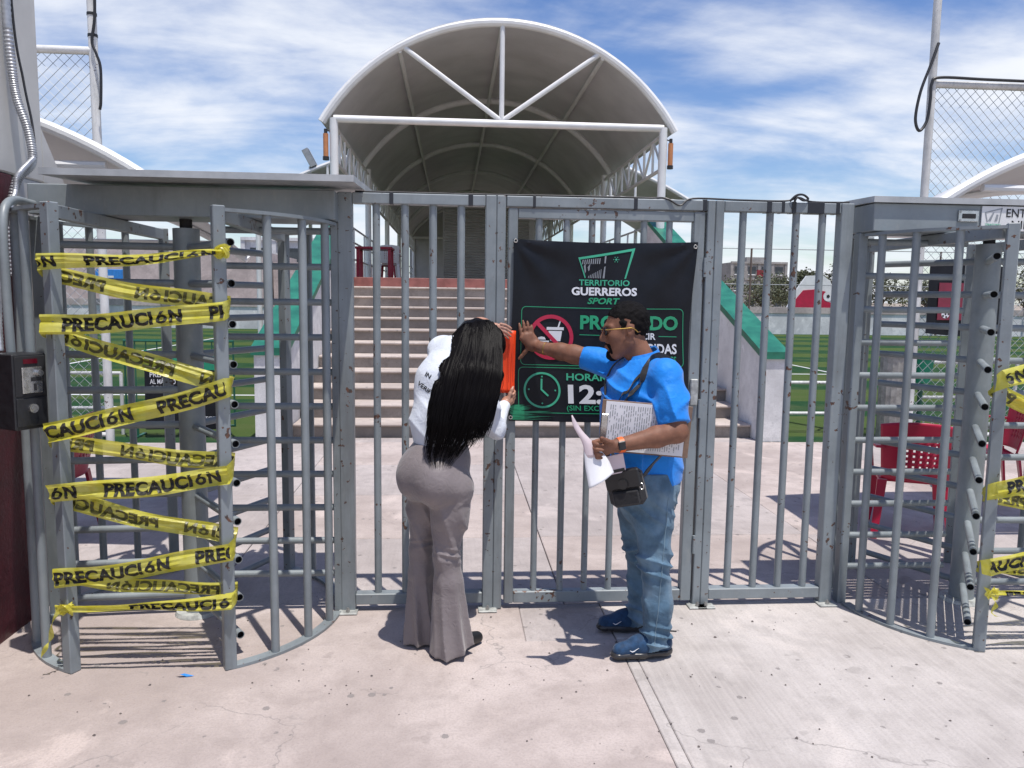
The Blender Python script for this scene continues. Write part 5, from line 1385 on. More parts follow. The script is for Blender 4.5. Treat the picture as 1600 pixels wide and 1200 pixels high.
# arms
fd.chain([LS, LE], [0.060, 0.047], 0.04); fd.chain([LE, LE * 0.65 + LW * 0.35 + V3(0, -0.002, 0.0), LW], [0.045, 0.046, 0.029], 0.02)
fd.chain([RS, RE], [0.060, 0.046], 0.04); fd.chain([RE, RE * 0.6 + RW * 0.4, RW], [0.044, 0.042, 0.029], 0.02)
# head
fd.ell(hp(-0.018, 0, 0.035), (0.098, 0.078, 0.092), 0.02, HM)
fd.ell(hp(0.030, 0, -0.028), (0.068, 0.062, 0.088), 0.03, HM)
for s_ in (-1, 1):
    fd.cone(hp(-0.004, s_ * 0.050, -0.052), hp(0.055, s_ * 0.018, -0.108), 0.028, 0.024, 0.025)
    fd.cone(hp(0.084, s_ * 0.006, 0.026), hp(0.070, s_ * 0.044, 0.024), 0.012, 0.011, 0.012)
    fd.ell(hp(0.060, s_ * 0.040, -0.022), (0.028, 0.022, 0.026), 0.02, HM)
    fd.ell(hp(0.094, s_ * 0.032, 0.006), (0.012, 0.016, 0.012), 0.012, HM, 'c')
    fd.ell(hp(0.082, s_ * 0.032, 0.006), (0.0125, 0.0125, 0.011), 0.004, HM)
    fd.ell(hp(-0.012, s_ * 0.078, -0.002), (0.019, 0.011, 0.032), 0.008, HM); fd.ell(hp(-0.006, s_ * 0.090, 0.002), (0.010, 0.008, 0.017), 0.006, HM, 'c')
    fd.ell(hp(0.102, s_ * 0.012, -0.036), (0.010, 0.009, 0.008), 0.008, HM)
fd.cone(hp(0.090, 0, 0.014), hp(0.112, 0, -0.028), 0.0095, 0.0135, 0.014)
fd.ell(hp(0.093, 0, -0.066), (0.010, 0.024, 0.006), 0.008, HM); fd.ell(hp(0.091, 0, -0.075), (0.010, 0.021, 0.006), 0.008, HM)
fd.ell(hp(0.068, 0, -0.106), (0.024, 0.026, 0.022), 0.02, HM)
# right hand: palm flat on the banner, fingers up
PN = V3(0, 1, 0)
pc = V3(0.398, -0.078, 1.455)
fd.cone(RW, V3(0.420, -0.090, 1.435), 0.026, 0.024, 0.02)
fd.cone(V3(0.420, -0.085, 1.425), V3(0.372, -0.078, 1.485), 0.020, 0.018, 0.015); fd.cone(V3(0.432, -0.083, 1.445), V3(0.400, -0.077, 1.490), 0.020, 0.018, 0.015); fd.cone(V3(0.405, -0.085, 1.42), V3(0.355, -0.078, 1.47), 0.017, 0.015, 0.015)
for bx, bz, dx_, L_ in ((0.352, 1.484, -0.20, 0.062), (0.371, 1.492, -0.17, 0.069), (0.390, 1.494, -0.14, 0.064), (0.408, 1.488, -0.11, 0.050)):
    finger(fd, (bx, -0.076, bz), (dx_, 0.05, 1.0), (1, 0, 0), (L_ * 0.48, L_ * 0.30, L_ * 0.22), (0.0095, 0.0088, 0.0078, 0.0068), (6, -10, -6), 0.004)
finger(fd, (0.385, -0.083, 1.425), (-0.45, 0.1, -0.8), (0, 1, 0), (0.030, 0.026, 0.02), (0.012, 0.0105, 0.009, 0.0075), (0, 8, 8), 0.008)
# left hand: fist closed on the papers
hb = V3(0.700, -0.818, 1.048)
fd.cone(LW, hb, 0.028, 0.026, 0.015)
fd.ell((0.655, -0.822, 1.045), (0.040, 0.020, 0.038), 0.015)
for i, dz in enumerate((0.030, 0.010, -0.010, -0.029)):
    L_ = (0.092, 0.098, 0.090, 0.074)[i]
    finger(fd, (0.628, -0.830, 1.045 + dz), (-0.8, -0.55, -0.12), (0, 0, 1), (L_ * 0.42, L_ * 0.33, L_ * 0.25), (0.0105, 0.0098, 0.0088, 0.0075), (0, 82, 62), 0.004)
finger(fd, (0.678, -0.835, 1.066), (-0.8, -0.45, 0.35), (0, 0, 1), (0.034, 0.028, 0.022), (0.0125, 0.0112, 0.0098, 0.008), (0, 18, 22), 0.008)
MAN_BODY, bV, bF = fbuild(fd, 'body', M_SKIN, MAN, 1)

# polo shirt
fd = Field((0.54, -0.90, 0.72), (1.14, -0.16, 1.46), 0.006)
TM = np.stack([TF, TS, V3(0, 0, 1)], 1)
fd.ell((0.912, -0.49, 0.86), (0.182, 0.192, 0.20), 0.03)
fd.ell((0.878, -0.488, 1.04), (0.188, 0.186, 0.20), 0.08)
fd.ell((0.878, -0.485, 1.22), (0.164, 0.202, 0.18), 0.08, TM)
fd.cone(LS + V3(0.0, 0.03, -0.005), RS + V3(0.01, 0, -0.005), 0.076, 0.072, 0.06)
fd.cone(NK + V3(0.01, 0, -0.045), NK + V3(-0.005, 0, 0.0), 0.095, 0.074, 0.05)
le = LS + (LE - LS) * 0.86; re_ = RS + (RE - RS) * 0.80
fd.chain([LS, LS * 0.5 + le * 0.5, le], [0.072, 0.070, 0.071], 0.04); fd.chain([RS, re_], [0.072, 0.062], 0.05)
def polo_folds(P):
    x, y, z = P[..., 0], P[..., 1], P[..., 2]
    n1 = nz3(P, 7, 1); n2 = nz3(P, 8, 2)
    w = -0.006 * crease(62 * (z * 0.75 + x * 0.6 - y * 0.3) + 2.6 * n1) * np.clip((1.14 - z) / 0.12, 0, 1) * np.clip((z - 0.77) / 0.1, 0.25, 1)
    w += -0.010 * crease(70 * (x * 0.8 + z * 0.55) + 2.5 * n2) * np.exp(-((x - 0.925) ** 2 + (z - 1.20) ** 2) / 0.010)
    w += -0.010 * crease(85 * (z + 0.45 * x) + 2.2 * n1) * np.exp(-((x - 0.735) ** 2 + (z - 1.27) ** 2) / 0.008)
    w += -0.006 * crease(60 * (z - 0.5 * x) + 2.5 * n2) * np.exp(-((x - 1.0) ** 2 + (z - 1.24) ** 2) / 0.010)
    return w + 0.004 * nz3(P, 13, 4)
fd.warp(polo_folds)
dL = _n(LE - LS); dR = _n(RE - RS)
def polo_cut(P):
    c1 = -(P[..., 2] - (0.795 + 0.035 * (P[..., 0] - 0.75) / 0.35 + 0.006 * np.sin(P[..., 0] * 30)))
    nearL = (P[..., 1] < -0.655) & (P[..., 2] < 1.30) & (P[..., 0] > 0.86)
    cL = np.where(nearL & (((P - LS) @ dL) > 0.15), (P - le) @ dL, -1.0)
    cR = np.where(P[..., 0] < 0.70, (P - re_) @ dR, -1.0)
    cR = np.where((P[..., 2] > 1.30) & (P[..., 1] > -0.36), cR, -1.0)
    cn = 0.078 - np.sqrt((P[..., 0] - (NK[0] - 0.016)) ** 2 + (P[..., 1] - NK[1]) ** 2)
    cn = np.where(P[..., 2] > 1.375, cn, -1.0)
    return np.maximum(np.maximum(c1, cL), np.maximum(cR, np.where(P[..., 2] > 1.44, 1.0, np.minimum(cn, 0.006 - 0)))) 
fd.cut(polo_cut)
SHIRT, sV, sF = fbuild(fd, 'polo_shirt', M_POLO, MAN, 3)
# collar: folded band round the neck
m = MB(); n = 40; vs = []
for i in range(n + 1):
    a = -PI + 0.30 + (2 * PI - 0.60) * i / n
    d = -TF * math.cos(a) + TS * math.sin(a)          # opening at the throat
    opn = abs(a) / PI
    c0 = NK + V3(-0.014, 0, 0.026)
    for rr_, dz in ((0.069, 0.045 - 0.055 * opn), (0.073, 0.052 - 0.055 * opn), (0.092, 0.018 - 0.062 * opn), (0.101, -0.008 - 0.062 * opn), (0.098, -0.010 - 0.062 * opn), (0.078, 0.0 - 0.05 * opn)):
        vs.append(c0 + d * rr_ + V3(0, 0, dz))
k6 = 6
m.add(vs, [(i * k6 + j, i * k6 + (j + 1) % k6, (i + 1) * k6 + (j + 1) % k6, (i + 1) * k6 + j) for i in range(n) for j in range(k6)] + [tuple(range(k6)), tuple(range(n * k6, n * k6 + k6))])
pbuild(m, 'collar', M_POLO, MAN)

# jeans
fd = Field((0.72, -0.78, 0.02), (1.13, -0.22, 0.90), 0.006)
fd.ell((0.925, -0.49, 0.84), (0.163, 0.178, 0.26), 0.03)
fd.chain([V3(0.935, -0.57, 0.78), V3(0.940, -0.585, 0.66), V3(0.945, -0.612, 0.48), V3(0.968, -0.622, 0.25), V3(0.952, -0.625, 0.02)], [0.112, 0.090, 0.074, 0.067, 0.070], 0.03)
fd.chain([V3(0.905, -0.42, 0.78), V3(0.905, -0.40, 0.66), V3(0.928, -0.368, 0.46), V3(0.955, -0.345, 0.25), V3(0.948, -0.338, 0.02)], [0.110, 0.090, 0.073, 0.066, 0.069], 0.03)
def denim_folds(P):
    x, y, z = P[..., 0], P[..., 1], P[..., 2]
    n1 = nz3(P, 10, 2); n2 = nz3(P, 7, 7)
    w = -0.012 * crease(z * 105 + 26 * (x - 0.95) + 3.0 * n1) * np.exp(-((z - 0.105) / 0.07) ** 2)
    w += -0.011 * crease(z * 120 - 40 * (x - 0.95) * np.sign(y + 0.49) + 3.0 * n1) * np.exp(-((z - 0.445) / 0.06) ** 2)
    w += -0.006 * crease(z * 90 + 60 * (x - 0.9) + 2.5 * n2) * np.exp(-((z - 0.71) / 0.07) ** 2)
    w += -0.005 * crease(55 * (x + 0.55 * z) + 3 * n2) * np.clip((0.66 - z) / 0.1, 0, 1)
    return w + 0.003 * nz3(P, 14, 9)
fd.warp(denim_folds)
fd.cut(lambda P: np.maximum(0.048 + 0.012 * np.sin(P[..., 0] * 40) - P[..., 2], P[..., 2] - 0.885))
JEANS, jV, jF = fbuild(fd, 'jeans', M_DENIM, MAN, 2)
bvJ = BVHTree.FromPolygons([tuple(v) for v in jV], [tuple(f) for f in jF]); bvS = BVHTree.FromPolygons([tuple(v) for v in sV], [tuple(f) for f in sF])
def drape(bv, pts, off=0.002, d=(0, 1, 0), y0=-1.2):
    out = []
    for x, z in pts:
        h = bv.ray_cast(Vector((x, y0, z)), Vector(d))
        if h[0] is not None: out.append(h[0] + h[1] * off)
    return out
sm_ = [(1.0 - 0.012 * i, 0.80 - 0.036 * i) for i in range(4)] + [(0.955 + 0.002 * math.sin(i), 0.66 - 0.03 * i) for i in range(19)]
pbuild(MB().path(drape(bvJ, [(0.985 - 0.0015 * i, 0.78 - 0.0225 * i) for i in range(32)], 0.001), 0.0022, 5), 'side_seam', M_DENIMTH, JEANS)
pk = drape(bvJ, [(1.035, 0.80), (1.036, 0.74), (1.038, 0.70), (1.05, 0.685), (1.06, 0.69)], 0.002)
if len(pk) > 2: pbuild(MB().path(pk, 0.0022, 5), 'pocket_seam', M_DENIMTH, JEANS)

# shoes
def trainer(heel, toe, parent):
    h_ = V3(*heel, 0); t_ = V3(*toe, 0); d = _n(t_ - h_); L_ = np.linalg.norm(t_ - h_); s_ = _n(np.cross((0, 0, 1), d))
    lo = np.minimum(h_, t_) - V3(0.07, 0.07, 0.01); hi = np.maximum(h_, t_) + V3(0.07, 0.07, 0.17)
    q = lambda f, sd, u: h_ + d * f * L_ + s_ * sd + V3(0, 0, u)
    fd = Field(lo, hi, 0.004)
    fd.cone(q(0.14, 0, 0.062), q(0.50, 0, 0.060), 0.040, 0.042, 0.03); fd.cone(q(0.50, 0, 0.058), q(0.86, 0.006, 0.046), 0.043, 0.034, 0.03)
    fd.cone(q(0.18, 0, 0.08), q(0.24, 0, 0.125), 0.036, 0.034, 0.03); fd.cone(q(0.28, 0, 0.10), q(0.60, 0, 0.075), 0.030, 0.026, 0.03)
    fd.cut(lambda P: 0.030 - P[..., 2])
    up, V_, F_ = fbuild(fd, 'shoe', M_SHOEB, parent, 1)
    bv = BVHTree.FromPolygons([tuple(v) for v in V_], [tuple(f) for f in F_])
    fs = Field(lo, hi, 0.004)
    fs.cone(q(0.15, 0, 0.030), q(0.52, 0, 0.028), 0.046, 0.047, 0.02, ((0, 0, 1), 0.62)); fs.cone(q(0.52, 0, 0.026), q(0.88, 0.006, 0.026), 0.047, 0.038, 0.02, ((0, 0, 1), 0.55))
    fs.cut(lambda P: np.maximum(0.002 - P[..., 2], P[..., 2] - 0.040))
    so, _, _ = fbuild(fs, 'sole', M_SOLE, up, 1)
    # ankle lining and laces
    pts = [tuple(q(0.21 + 0.085 * math.cos(a), 0.034 * math.sin(a), 0.135 - 0.02 * math.cos(a))) for a in [2 * PI * i / 20 for i in range(20)]]
    mk = MB().path(pts, 0.009, 6, closed=True); L0 = Vector(parent.location[:]); mk.v = [tuple(Vector(v) - L0) for v in mk.v]; mk.build('collar_lining', M_SHOEK, up)
    for k in range(4):
        a = q(0.36 + 0.055 * k, -0.020, 0.112 - 0.009 * k); b_ = q(0.38 + 0.055 * k, 0.020, 0.112 - 0.009 * k); c_ = q(0.37 + 0.055 * k, 0, 0.121 - 0.009 * k)
        mk = MB().path(smooth_pts([a, c_, b_], 4), 0.0035, 5); mk.v = [tuple(Vector(v) - L0) for v in mk.v]; mk.build('lace', M_SHOEK, up)
    # pull tab at the heel
    tb = MB(); a = q(0.06, 0, 0.120); b_ = q(-0.06, 0, 0.115)
    tb.tube(a, b_, 0.004, 6); tb.v = [tuple(Vector(v) - L0) for v in tb.v]; tb.build('pull_tab', M_SHOEK, up)
    # small curved tick on the outer side of the toe
    tk = []
    for f, u in ((0.74, 0.056), (0.70, 0.050), (0.67, 0.053), (0.64, 0.060), (0.60, 0.068)):
        p = q(f, -0.2 if s_[1] > 0 else 0.2, u); h = bv.ray_cast(Vector(p), Vector(s_ if s_[1] > 0 else -s_))
        if h[0] is not None: tk.append(h[0] + h[1] * 0.0015)
    if len(tk) > 2:
        mk = MB().path(tk, [0.0012, 0.0026, 0.0024, 0.0016, 0.0008][:len(tk)], 5); mk.v = [tuple(Vector(v) - L0) for v in mk.v]; mk.build('tick_mark', M_PR_WHITE, up)
    return up
trainer((1.045, -0.612), (0.742, -0.648), MAN); trainer((1.03, -0.338), (0.735, -0.325), MAN)

# hair, beard, glasses
fd = Field(Hc - 0.17, Hc + 0.17, 0.004)
fd.ell(hp(-0.020, 0, 0.037), (0.1035, 0.0805, 0.0975), 0.0, HM)
def hair_cut(P):
    q = (P - Hc) @ HM; f, s_, u = q[..., 0], q[..., 1], q[..., 2]
    line = np.interp(f, [-0.13, -0.06, -0.034, -0.020, 0.000, 0.012, 0.026, 0.040, 0.065, 0.10], [-0.062, -0.058, -0.035, 0.030, 0.036, -0.020, -0.012, 0.055, 0.072, 0.08])
    return np.maximum(line - u, -0.002 + 0 * u)
fd.warp(lambda P: 0.003 * nz3(P, 150, 2) + 0.003 * nz3(P, 75, 5)); fd.cut(hair_cut)
fbuild(fd, 'hair', M_HAIRS, MAN, 1)
fd = Field(Hc - 0.17, Hc + 0.17, 0.0035)
fd.ell(hp(0.066, 0, -0.110), (0.034, 0.031, 0.031), 0.01, HM); fd.cone(hp(0.093, 0.004, -0.054), hp(0.086, 0.027, -0.061), 0.0065, 0.005, 0.006); fd.cone(hp(0.093, -0.004, -0.054), hp(0.086, -0.027, -0.061), 0.0065, 0.005, 0.006)
for s_ in (-1, 1): fd.cone(hp(0.086, s_ * 0.027, -0.062), hp(0.072, s_ * 0.026, -0.098), 0.0065, 0.010, 0.01)
fd.ell(hp(0.100, 0, -0.072), (0.014, 0.018, 0.006), 0.006, HM, 'c')
fd.warp(lambda P: 0.002 * nz3(P, 150, 2)); fbuild(fd, 'goatee', M_HAIRS, MAN, 1)
GL = MB()
for s_ in (-1, 1):
    pass
fd = Field(Hc - 0.17, Hc + 0.17, 0.0035)
for s_ in (-1, 1): fd.ell(hp(0.098, s_ * 0.034, 0.006), (0.010, 0.030, 0.021), 0.0, HM)
gl, _, _ = fbuild(fd, 'sunglasses', M_LENS, MAN, 1)
for s_ in (-1, 1):
    mk = MB().path(smooth_pts([hp(0.100, s_ * 0.060, 0.014), hp(0.070, s_ * 0.076, 0.014), hp(0.02, s_ * 0.084, 0.012), hp(-0.02, s_ * 0.086, 0.010), hp(-0.045, s_ * 0.083, -0.012)], 6), 0.0024, 6)
    mk.v = [tuple(Vector(v) - Vector(MAN.location)) for v in mk.v]; mk.build('temple_arm', M_GOLD, gl)
mk = MB().path(smooth_pts([hp(0.106, -0.008, 0.012), hp(0.112, 0, 0.015), hp(0.106, 0.008, 0.012)], 4), 0.003, 6); mk.v = [tuple(Vector(v) - Vector(MAN.location)) for v in mk.v]; mk.build('bridge', M_GOLD, gl)
# wrist watch on the left wrist, bracelet on the right
def wristband(c, d, r, w, mat, name, parent, n=28):
    d = _n(d); a = _n(np.cross(d, (0, 0, 1))); b_ = np.cross(d, a); m = MB(); vs = []
    for i in range(n):
        t = 2 * PI * i / n; o_ = a * math.cos(t) + b_ * math.sin(t)
        for rr_, ww in ((r, -w), (r + 0.004, -w), (r + 0.004, w), (r, w)): vs.append(c + o_ * rr_ + d * ww)
    m.add(vs, [(4 * i + j, 4 * i + (j + 1) % 4, 4 * ((i + 1) % n) + (j + 1) % 4, 4 * ((i + 1) % n) + j) for i in range(n) for j in range(4)])
    return pbuild(m, name, mat, parent)
dW = _n(LW - LE)
wb_ = wristband(LW + dW * -0.012, dW, 0.0305, 0.012, M_WATCHO, 'watch_band', MAN)
cw = LW + dW * -0.012 + V3(0, -0.036, 0.004)
Mw = Matrix(((-dW[0], 0, 0, cw[0]), (0, 1, 0, cw[1]), (-dW[2] * 0, 0, 1, cw[2]), (0, 0, 0, 1)))
mk = MB().box(-0.016, 0.016, -0.005, 0.005, -0.020, 0.020, M=Matrix.Translation(Vector(cw)) @ Matrix.Rotation(R_(-10), 4, 'Y'), bev=0.004); mk.v = [tuple(Vector(v) - Vector(MAN.location)) for v in mk.v]; mk.build('watch_case', M_BLACKBOX, MAN, False)
wristband(RW + _n(RW - RE) * -0.022, RW - RE, 0.0305, 0.0022, M_GOLD, 'bracelet', MAN)

# lanyard with badge
def ribbon(ctrl, w, wdir, mat, name, parent, n=8, thick=0.0015):
    pts = smooth_pts(ctrl, n); m = MB(); vs = []
    for i, p in enumerate(pts):
        d = (pts[min(i + 1, len(pts) - 1)] - pts[max(i - 1, 0)]).normalized(); s_ = Vector(wdir); s_ = (s_ - d * s_.dot(d)).normalized() * w / 2; t_ = d.cross(s_).normalized() * thick
        vs += [p - s_ - t_, p + s_ - t_, p + s_ + t_, p - s_ + t_]
    m.add(vs, [(4 * i + j, 4 * i + (j + 1) % 4, 4 * (i + 1) + (j + 1) % 4, 4 * (i + 1) + j) for i in range(len(pts) - 1) for j in range(4)] + [(3, 2, 1, 0), tuple(range(len(vs) - 4, len(vs)))])
    return pbuild(m, name, mat, parent)
def on_shirt(pts, off=0.006):
    out = []
    for p in pts:
        h = bvS.find_nearest(Vector(p)); out.append(h[0] + h[1] * off)
    return out
def hug(bv, ctrl, off, n=10, drop=True):
    pts = smooth_pts(ctrl, n); out = []
    for p in pts:
        h = bv.find_nearest(p); q = h[0] + h[1] * off
        out.append(q)
    return out
lan = hug(bvS, [(0.925, -0.575, 1.415), (0.86, -0.63, 1.36), (0.78, -0.65, 1.28), (0.725, -0.62, 1.20), (0.700, -0.58, 1.12)], 0.007)
ribbon([tuple(p) for p in lan[::4]] + [(0.700, -0.70, 1.03), (0.708, -0.785, 0.985)], 0.014, (0.5, 0.3, 0.8), M_STRAP, 'lanyard', MAN)
lan2 = hug(bvS, [(0.83, -0.43, 1.42), (0.755, -0.44, 1.34), (0.715, -0.50, 1.25), (0.697, -0.55, 1.12)], 0.007)
ribbon([tuple(p) for p in lan2[::4]], 0.014, (0.3, -0.9, 0.1), M_STRAP, 'lanyard', MAN)
bd = MB().box(-0.036, 0.036, -0.002, 0.002, -0.042, 0.042, M=Matrix.Translation((0.712, -0.800, 0.965)) @ Matrix.Rotation(R_(-12), 4, 'Y'), bev=0.001)
bdo = pbuild(bd, 'badge', M_PAPERP, MAN, False)
bd = MB().box(-0.03, 0.03, -0.0035, -0.0025, -0.036, -0.022, M=Matrix.Translation((0.712, -0.800, 0.965)) @ Matrix.Rotation(R_(-12), 4, 'Y')); pbuild(bd, 'badge_print', M_PR_BLACK, bdo, False)
MAN_HELD = True
# crossbody bag
BAG = thing('crossbody_bag', 'small black crossbody bag hanging at the hip of the man in blue', 'bag', (0.765, -0.76, 0.865))
Mb = Matrix.Rotation(R_(-24), 4, 'Z') @ Matrix.Rotation(R_(-14), 4, 'Y')
def bm_(mb): mb.v = [tuple(Mb @ Vector(v)) for v in mb.v]; return mb
bm_(MB().box(-0.082, 0.082, -0.035, 0.035, -0.095, 0.068, bev=0.022)).build('pouch', M_STRAP, BAG)
bm_(MB().box(-0.078, 0.078, -0.050, -0.036, -0.012, 0.072, bev=0.006)).build('flap', M_SHOEK, BAG)
bm_(MB().box(-0.060, 0.060, -0.052, -0.037, -0.085, -0.020, bev=0.007)).build('front_pocket', M_STRAP, BAG)
bm_(MB().tube((0.0, -0.060, 0.012), (0.0, -0.050, 0.012), 0.022, 18)).build('emblem', M_SHOEK, BAG)
bm_(MB().path([(0.078 + 0.008 * math.cos(t), -0.045, -0.01 + 0.014 * math.sin(t)) for t in [2 * PI * k / 14 for k in range(14)]], 0.002, 6, closed=True)).build('clip', M_CHROME, BAG)
bs = hug(bvS, [(0.955, -0.690, 0.985), (1.0, -0.655, 1.12), (1.02, -0.60, 1.28), (0.985, -0.575, 1.392), (0.93, -0.585, 1.40), (0.86, -0.655, 1.33), (0.775, -0.665, 1.24), (0.725, -0.645, 1.16), (0.700, -0.62, 1.05)], 0.011)
ribbon([(0.838, -0.775, 0.905), (0.90, -0.74, 0.965)] + [tuple(p) for p in bs[::4]] + [(0.690, -0.70, 0.96), (0.700, -0.765, 0.90)], 0.030, (0.6, 0.2, 0.8), M_STRAP, 'strap', BAG)

# clipboard with printed forms, tucked under the arm
CLP = thing('clipboard', 'brown clipboard with printed forms under the arm of the man in blue', 'clipboard', (0.85, -0.715, 1.105))
Mc = Matrix.Rotation(R_(-6), 4, 'Z') @ Matrix.Rotation(R_(4), 4, 'Y')
def cm_(mb): mb.v = [tuple(Mc @ Vector(v)) for v in mb.v]; return mb
cm_(MB().box(-0.195, 0.205, 0.0, 0.004, -0.115, 0.118, bev=0.0015)).build('board', M_BOARD, CLP, False)
pp = cm_(MB().box(-0.178, 0.180, -0.004, -0.0005, -0.108, 0.112)).build('sheets', M_PAPER, CLP, False)
ln = MB(); rr = random.Random(5)
for k in range(32):
    x = -0.158 + k * 0.0102; z = 0.098
    while z > -0.095:
        L_ = rr.uniform(0.006, 0.03); 
        if rr.random() < 0.85: ln.box(x, x + 0.0034, -0.0052, -0.0045, max(-0.095, z - L_), z)
        z -= L_ + rr.uniform(0.004, 0.012)
tag(cm_(ln).build('form_print', M_PR_GREY, pp, False), kind='stuff')
cm_(MB().box(-0.195, -0.165, -0.012, -0.0045, -0.055, 0.055, bev=0.003)).build('clip', M_CHROME, CLP, False)
# loose sheets in the left hand
PAP = thing('paper_sheets', 'loose white and pink paper sheets gripped in the watch hand', 'paper', (0.60, -0.86, 1.03))
def sheet(Lc, Rc, mat, name, bow):
    A_ = smooth_pts(Lc, 5); B_ = smooth_pts(Rc, 5); n = 8; m = MB(); vs = []
    for i in range(len(A_)):
        for j in range(n + 1):
            t = j / n; p = A_[i].lerp(B_[i], t); p.y -= bow * math.sin(PI * t) * (0.4 + i / len(A_)); vs.append(p)
    m.add(vs, [(i * (n + 1) + j, i * (n + 1) + j + 1, (i + 1) * (n + 1) + j + 1, (i + 1) * (n + 1) + j) for i in range(len(A_) - 1) for j in range(n)])
    m.v = [tuple(Vector(v) - Vector(PAP.location)) for v in m.v]
    o = m.build(name, mat, PAP); sm = o.modifiers.new('t', 'SOLIDIFY'); sm.thickness = 0.0012
sheet([(0.495, -0.89, 1.192), (0.505, -0.885, 1.145), (0.545, -0.875, 1.075), (0.56, -0.87, 1.01)], [(0.500, -0.875, 1.192), (0.545, -0.86, 1.125), (0.60, -0.850, 1.065), (0.63, -0.845, 1.01)], M_PAPERP, 'pink_sheet', 0.010)
sheet([(0.553, -0.872, 1.055), (0.560, -0.876, 0.98), (0.568, -0.885, 0.93), (0.575, -0.90, 0.880)], [(0.625, -0.845, 1.045), (0.662, -0.842, 1.00), (0.678, -0.845, 0.97), (0.690, -0.855, 0.940)], M_PAPER, 'white_sheet', 0.016)

# ------------------------------------------------------------------ the woman
WOM = thing('person', 'woman with very long black hair in white shirt bending towards the gate', 'person', (-0.07, -0.5, 0.0))
Wf = _n((0.75, 0.66, 0)); Wl = _n((-0.66, 0.75, 0))
HW_ = V3(0.135, -0.265, 1.462)                                   # head centre
wF = _n((0.62, 0.62, -0.42)); wS = _n(np.cross((0, 0, 1), wF)); wU = np.cross(wF, wS); WM = np.stack([wF, wS, wU], 1)
def wh(f, s_, u): return HW_ + wF * f + wS * s_ + wU * u
wLS, wLE, wLW = V3(-0.055, -0.255, 1.415), V3(0.050, -0.140, 1.405), V3(0.178, -0.100, 1.485)
wRS, wRE, wRW = V3(0.110, -0.465, 1.365), V3(0.205, -0.330, 1.045), V3(0.262, -0.130, 1.130)
rHip, rKn, rAn = V3(0.00, -0.565, 0.80), V3(-0.015, -0.560, 0.47), V3(-0.005, -0.560, 0.08)
lHip, lKn, lAn = V3(-0.12, -0.455, 0.80), V3(-0.140, -0.440, 0.47), V3(-0.150, -0.430, 0.08)
fd = Field((-0.33, -0.72, -0.01), (0.38, -0.03, 1.60), 0.0048)
fd.ell((-0.075, -0.50, 0.88), (0.115, 0.105, 0.11), 0.03)
fd.chain([V3(-0.06, -0.485, 0.95), V3(-0.05, -0.455, 1.08), V3(-0.015, -0.395, 1.28), V3(0.03, -0.355, 1.385)], [0.095, 0.095, 0.108, 0.088], 0.05)
fd.cone(wLS, wRS, 0.055, 0.055, 0.05); fd.cone((0.04, -0.345, 1.40), wh(-0.02, 0, -0.06), 0.050, 0.048, 0.03)
for H_, K_, A_ in ((rHip, rKn, rAn), (lHip, lKn, lAn)):
    fd.chain([H_, K_, A_], [0.062, 0.038, 0.030], 0.03); fd.cone(A_, A_ + V3(*(Wf * 0.08)[:2], -0.045), 0.026, 0.020, 0.02)
fd.chain([wLS, wLE, wLW], [0.046, 0.036, 0.024], 0.02); fd.chain([wRS, wRE, wRW], [0.046, 0.036, 0.024], 0.02)
# head
fd.ell(wh(-0.015, 0, 0.03), (0.092, 0.074, 0.086), 0.02, WM); fd.ell(wh(0.028, 0, -0.028), (0.062, 0.057, 0.080), 0.03, WM)
for s_ in (-1, 1):
    fd.cone(wh(-0.004, s_ * 0.044, -0.05), wh(0.05, s_ * 0.012, -0.098), 0.024, 0.018, 0.025); fd.ell(wh(0.088, s_ * 0.03, 0.004), (0.010, 0.014, 0.010), 0.01, WM, 'c')
    fd.ell(wh(0.076, s_ * 0.03, 0.004), (0.011, 0.012, 0.010), 0.004, WM); fd.ell(wh(-0.010, s_ * 0.073, -0.004), (0.016, 0.009, 0.028), 0.008, WM)
fd.cone(wh(0.084, 0, 0.008), wh(0.102, 0, -0.026), 0.008, 0.011, 0.012); fd.ell(wh(0.086, 0, -0.060), (0.010, 0.020, 0.006), 0.006, WM); fd.ell(wh(0.084, 0, -0.072), (0.010, 0.018, 0.007), 0.006, WM); fd.ell(wh(0.058, 0, -0.096), (0.020, 0.020, 0.018), 0.02, WM)
# upper hand: palm over the top edge of the sheet
fd.ell((0.212, -0.088, 1.524), (0.034, 0.016, 0.026), 0.015); fd.cone(wLW, (0.205, -0.092, 1.520), 0.022, 0.02, 0.015)
for i, (dy, dz) in enumerate(((-0.002, 0.020), (-0.002, 0.004), (-0.002, -0.012), (0.000, -0.028))):
    L_ = (0.062, 0.068, 0.064, 0.052)[i]
    finger(fd, (0.243, -0.088 + dy, 1.524 + dz), (0.9, 0.12, -0.22 - 0.06 * i), (0, 1, 0), (L_ * 0.45, L_ * 0.32, L_ * 0.23), (0.0076, 0.0072, 0.0066, 0.0058), (0, 14, 10), 0.002)
finger(fd, (0.205, -0.10, 1.515), (0.6, -0.1, -0.75), (0, 1, 0), (0.028, 0.024, 0.018), (0.0105, 0.0095, 0.0085, 0.007), (0, -10, -12), 0.008)
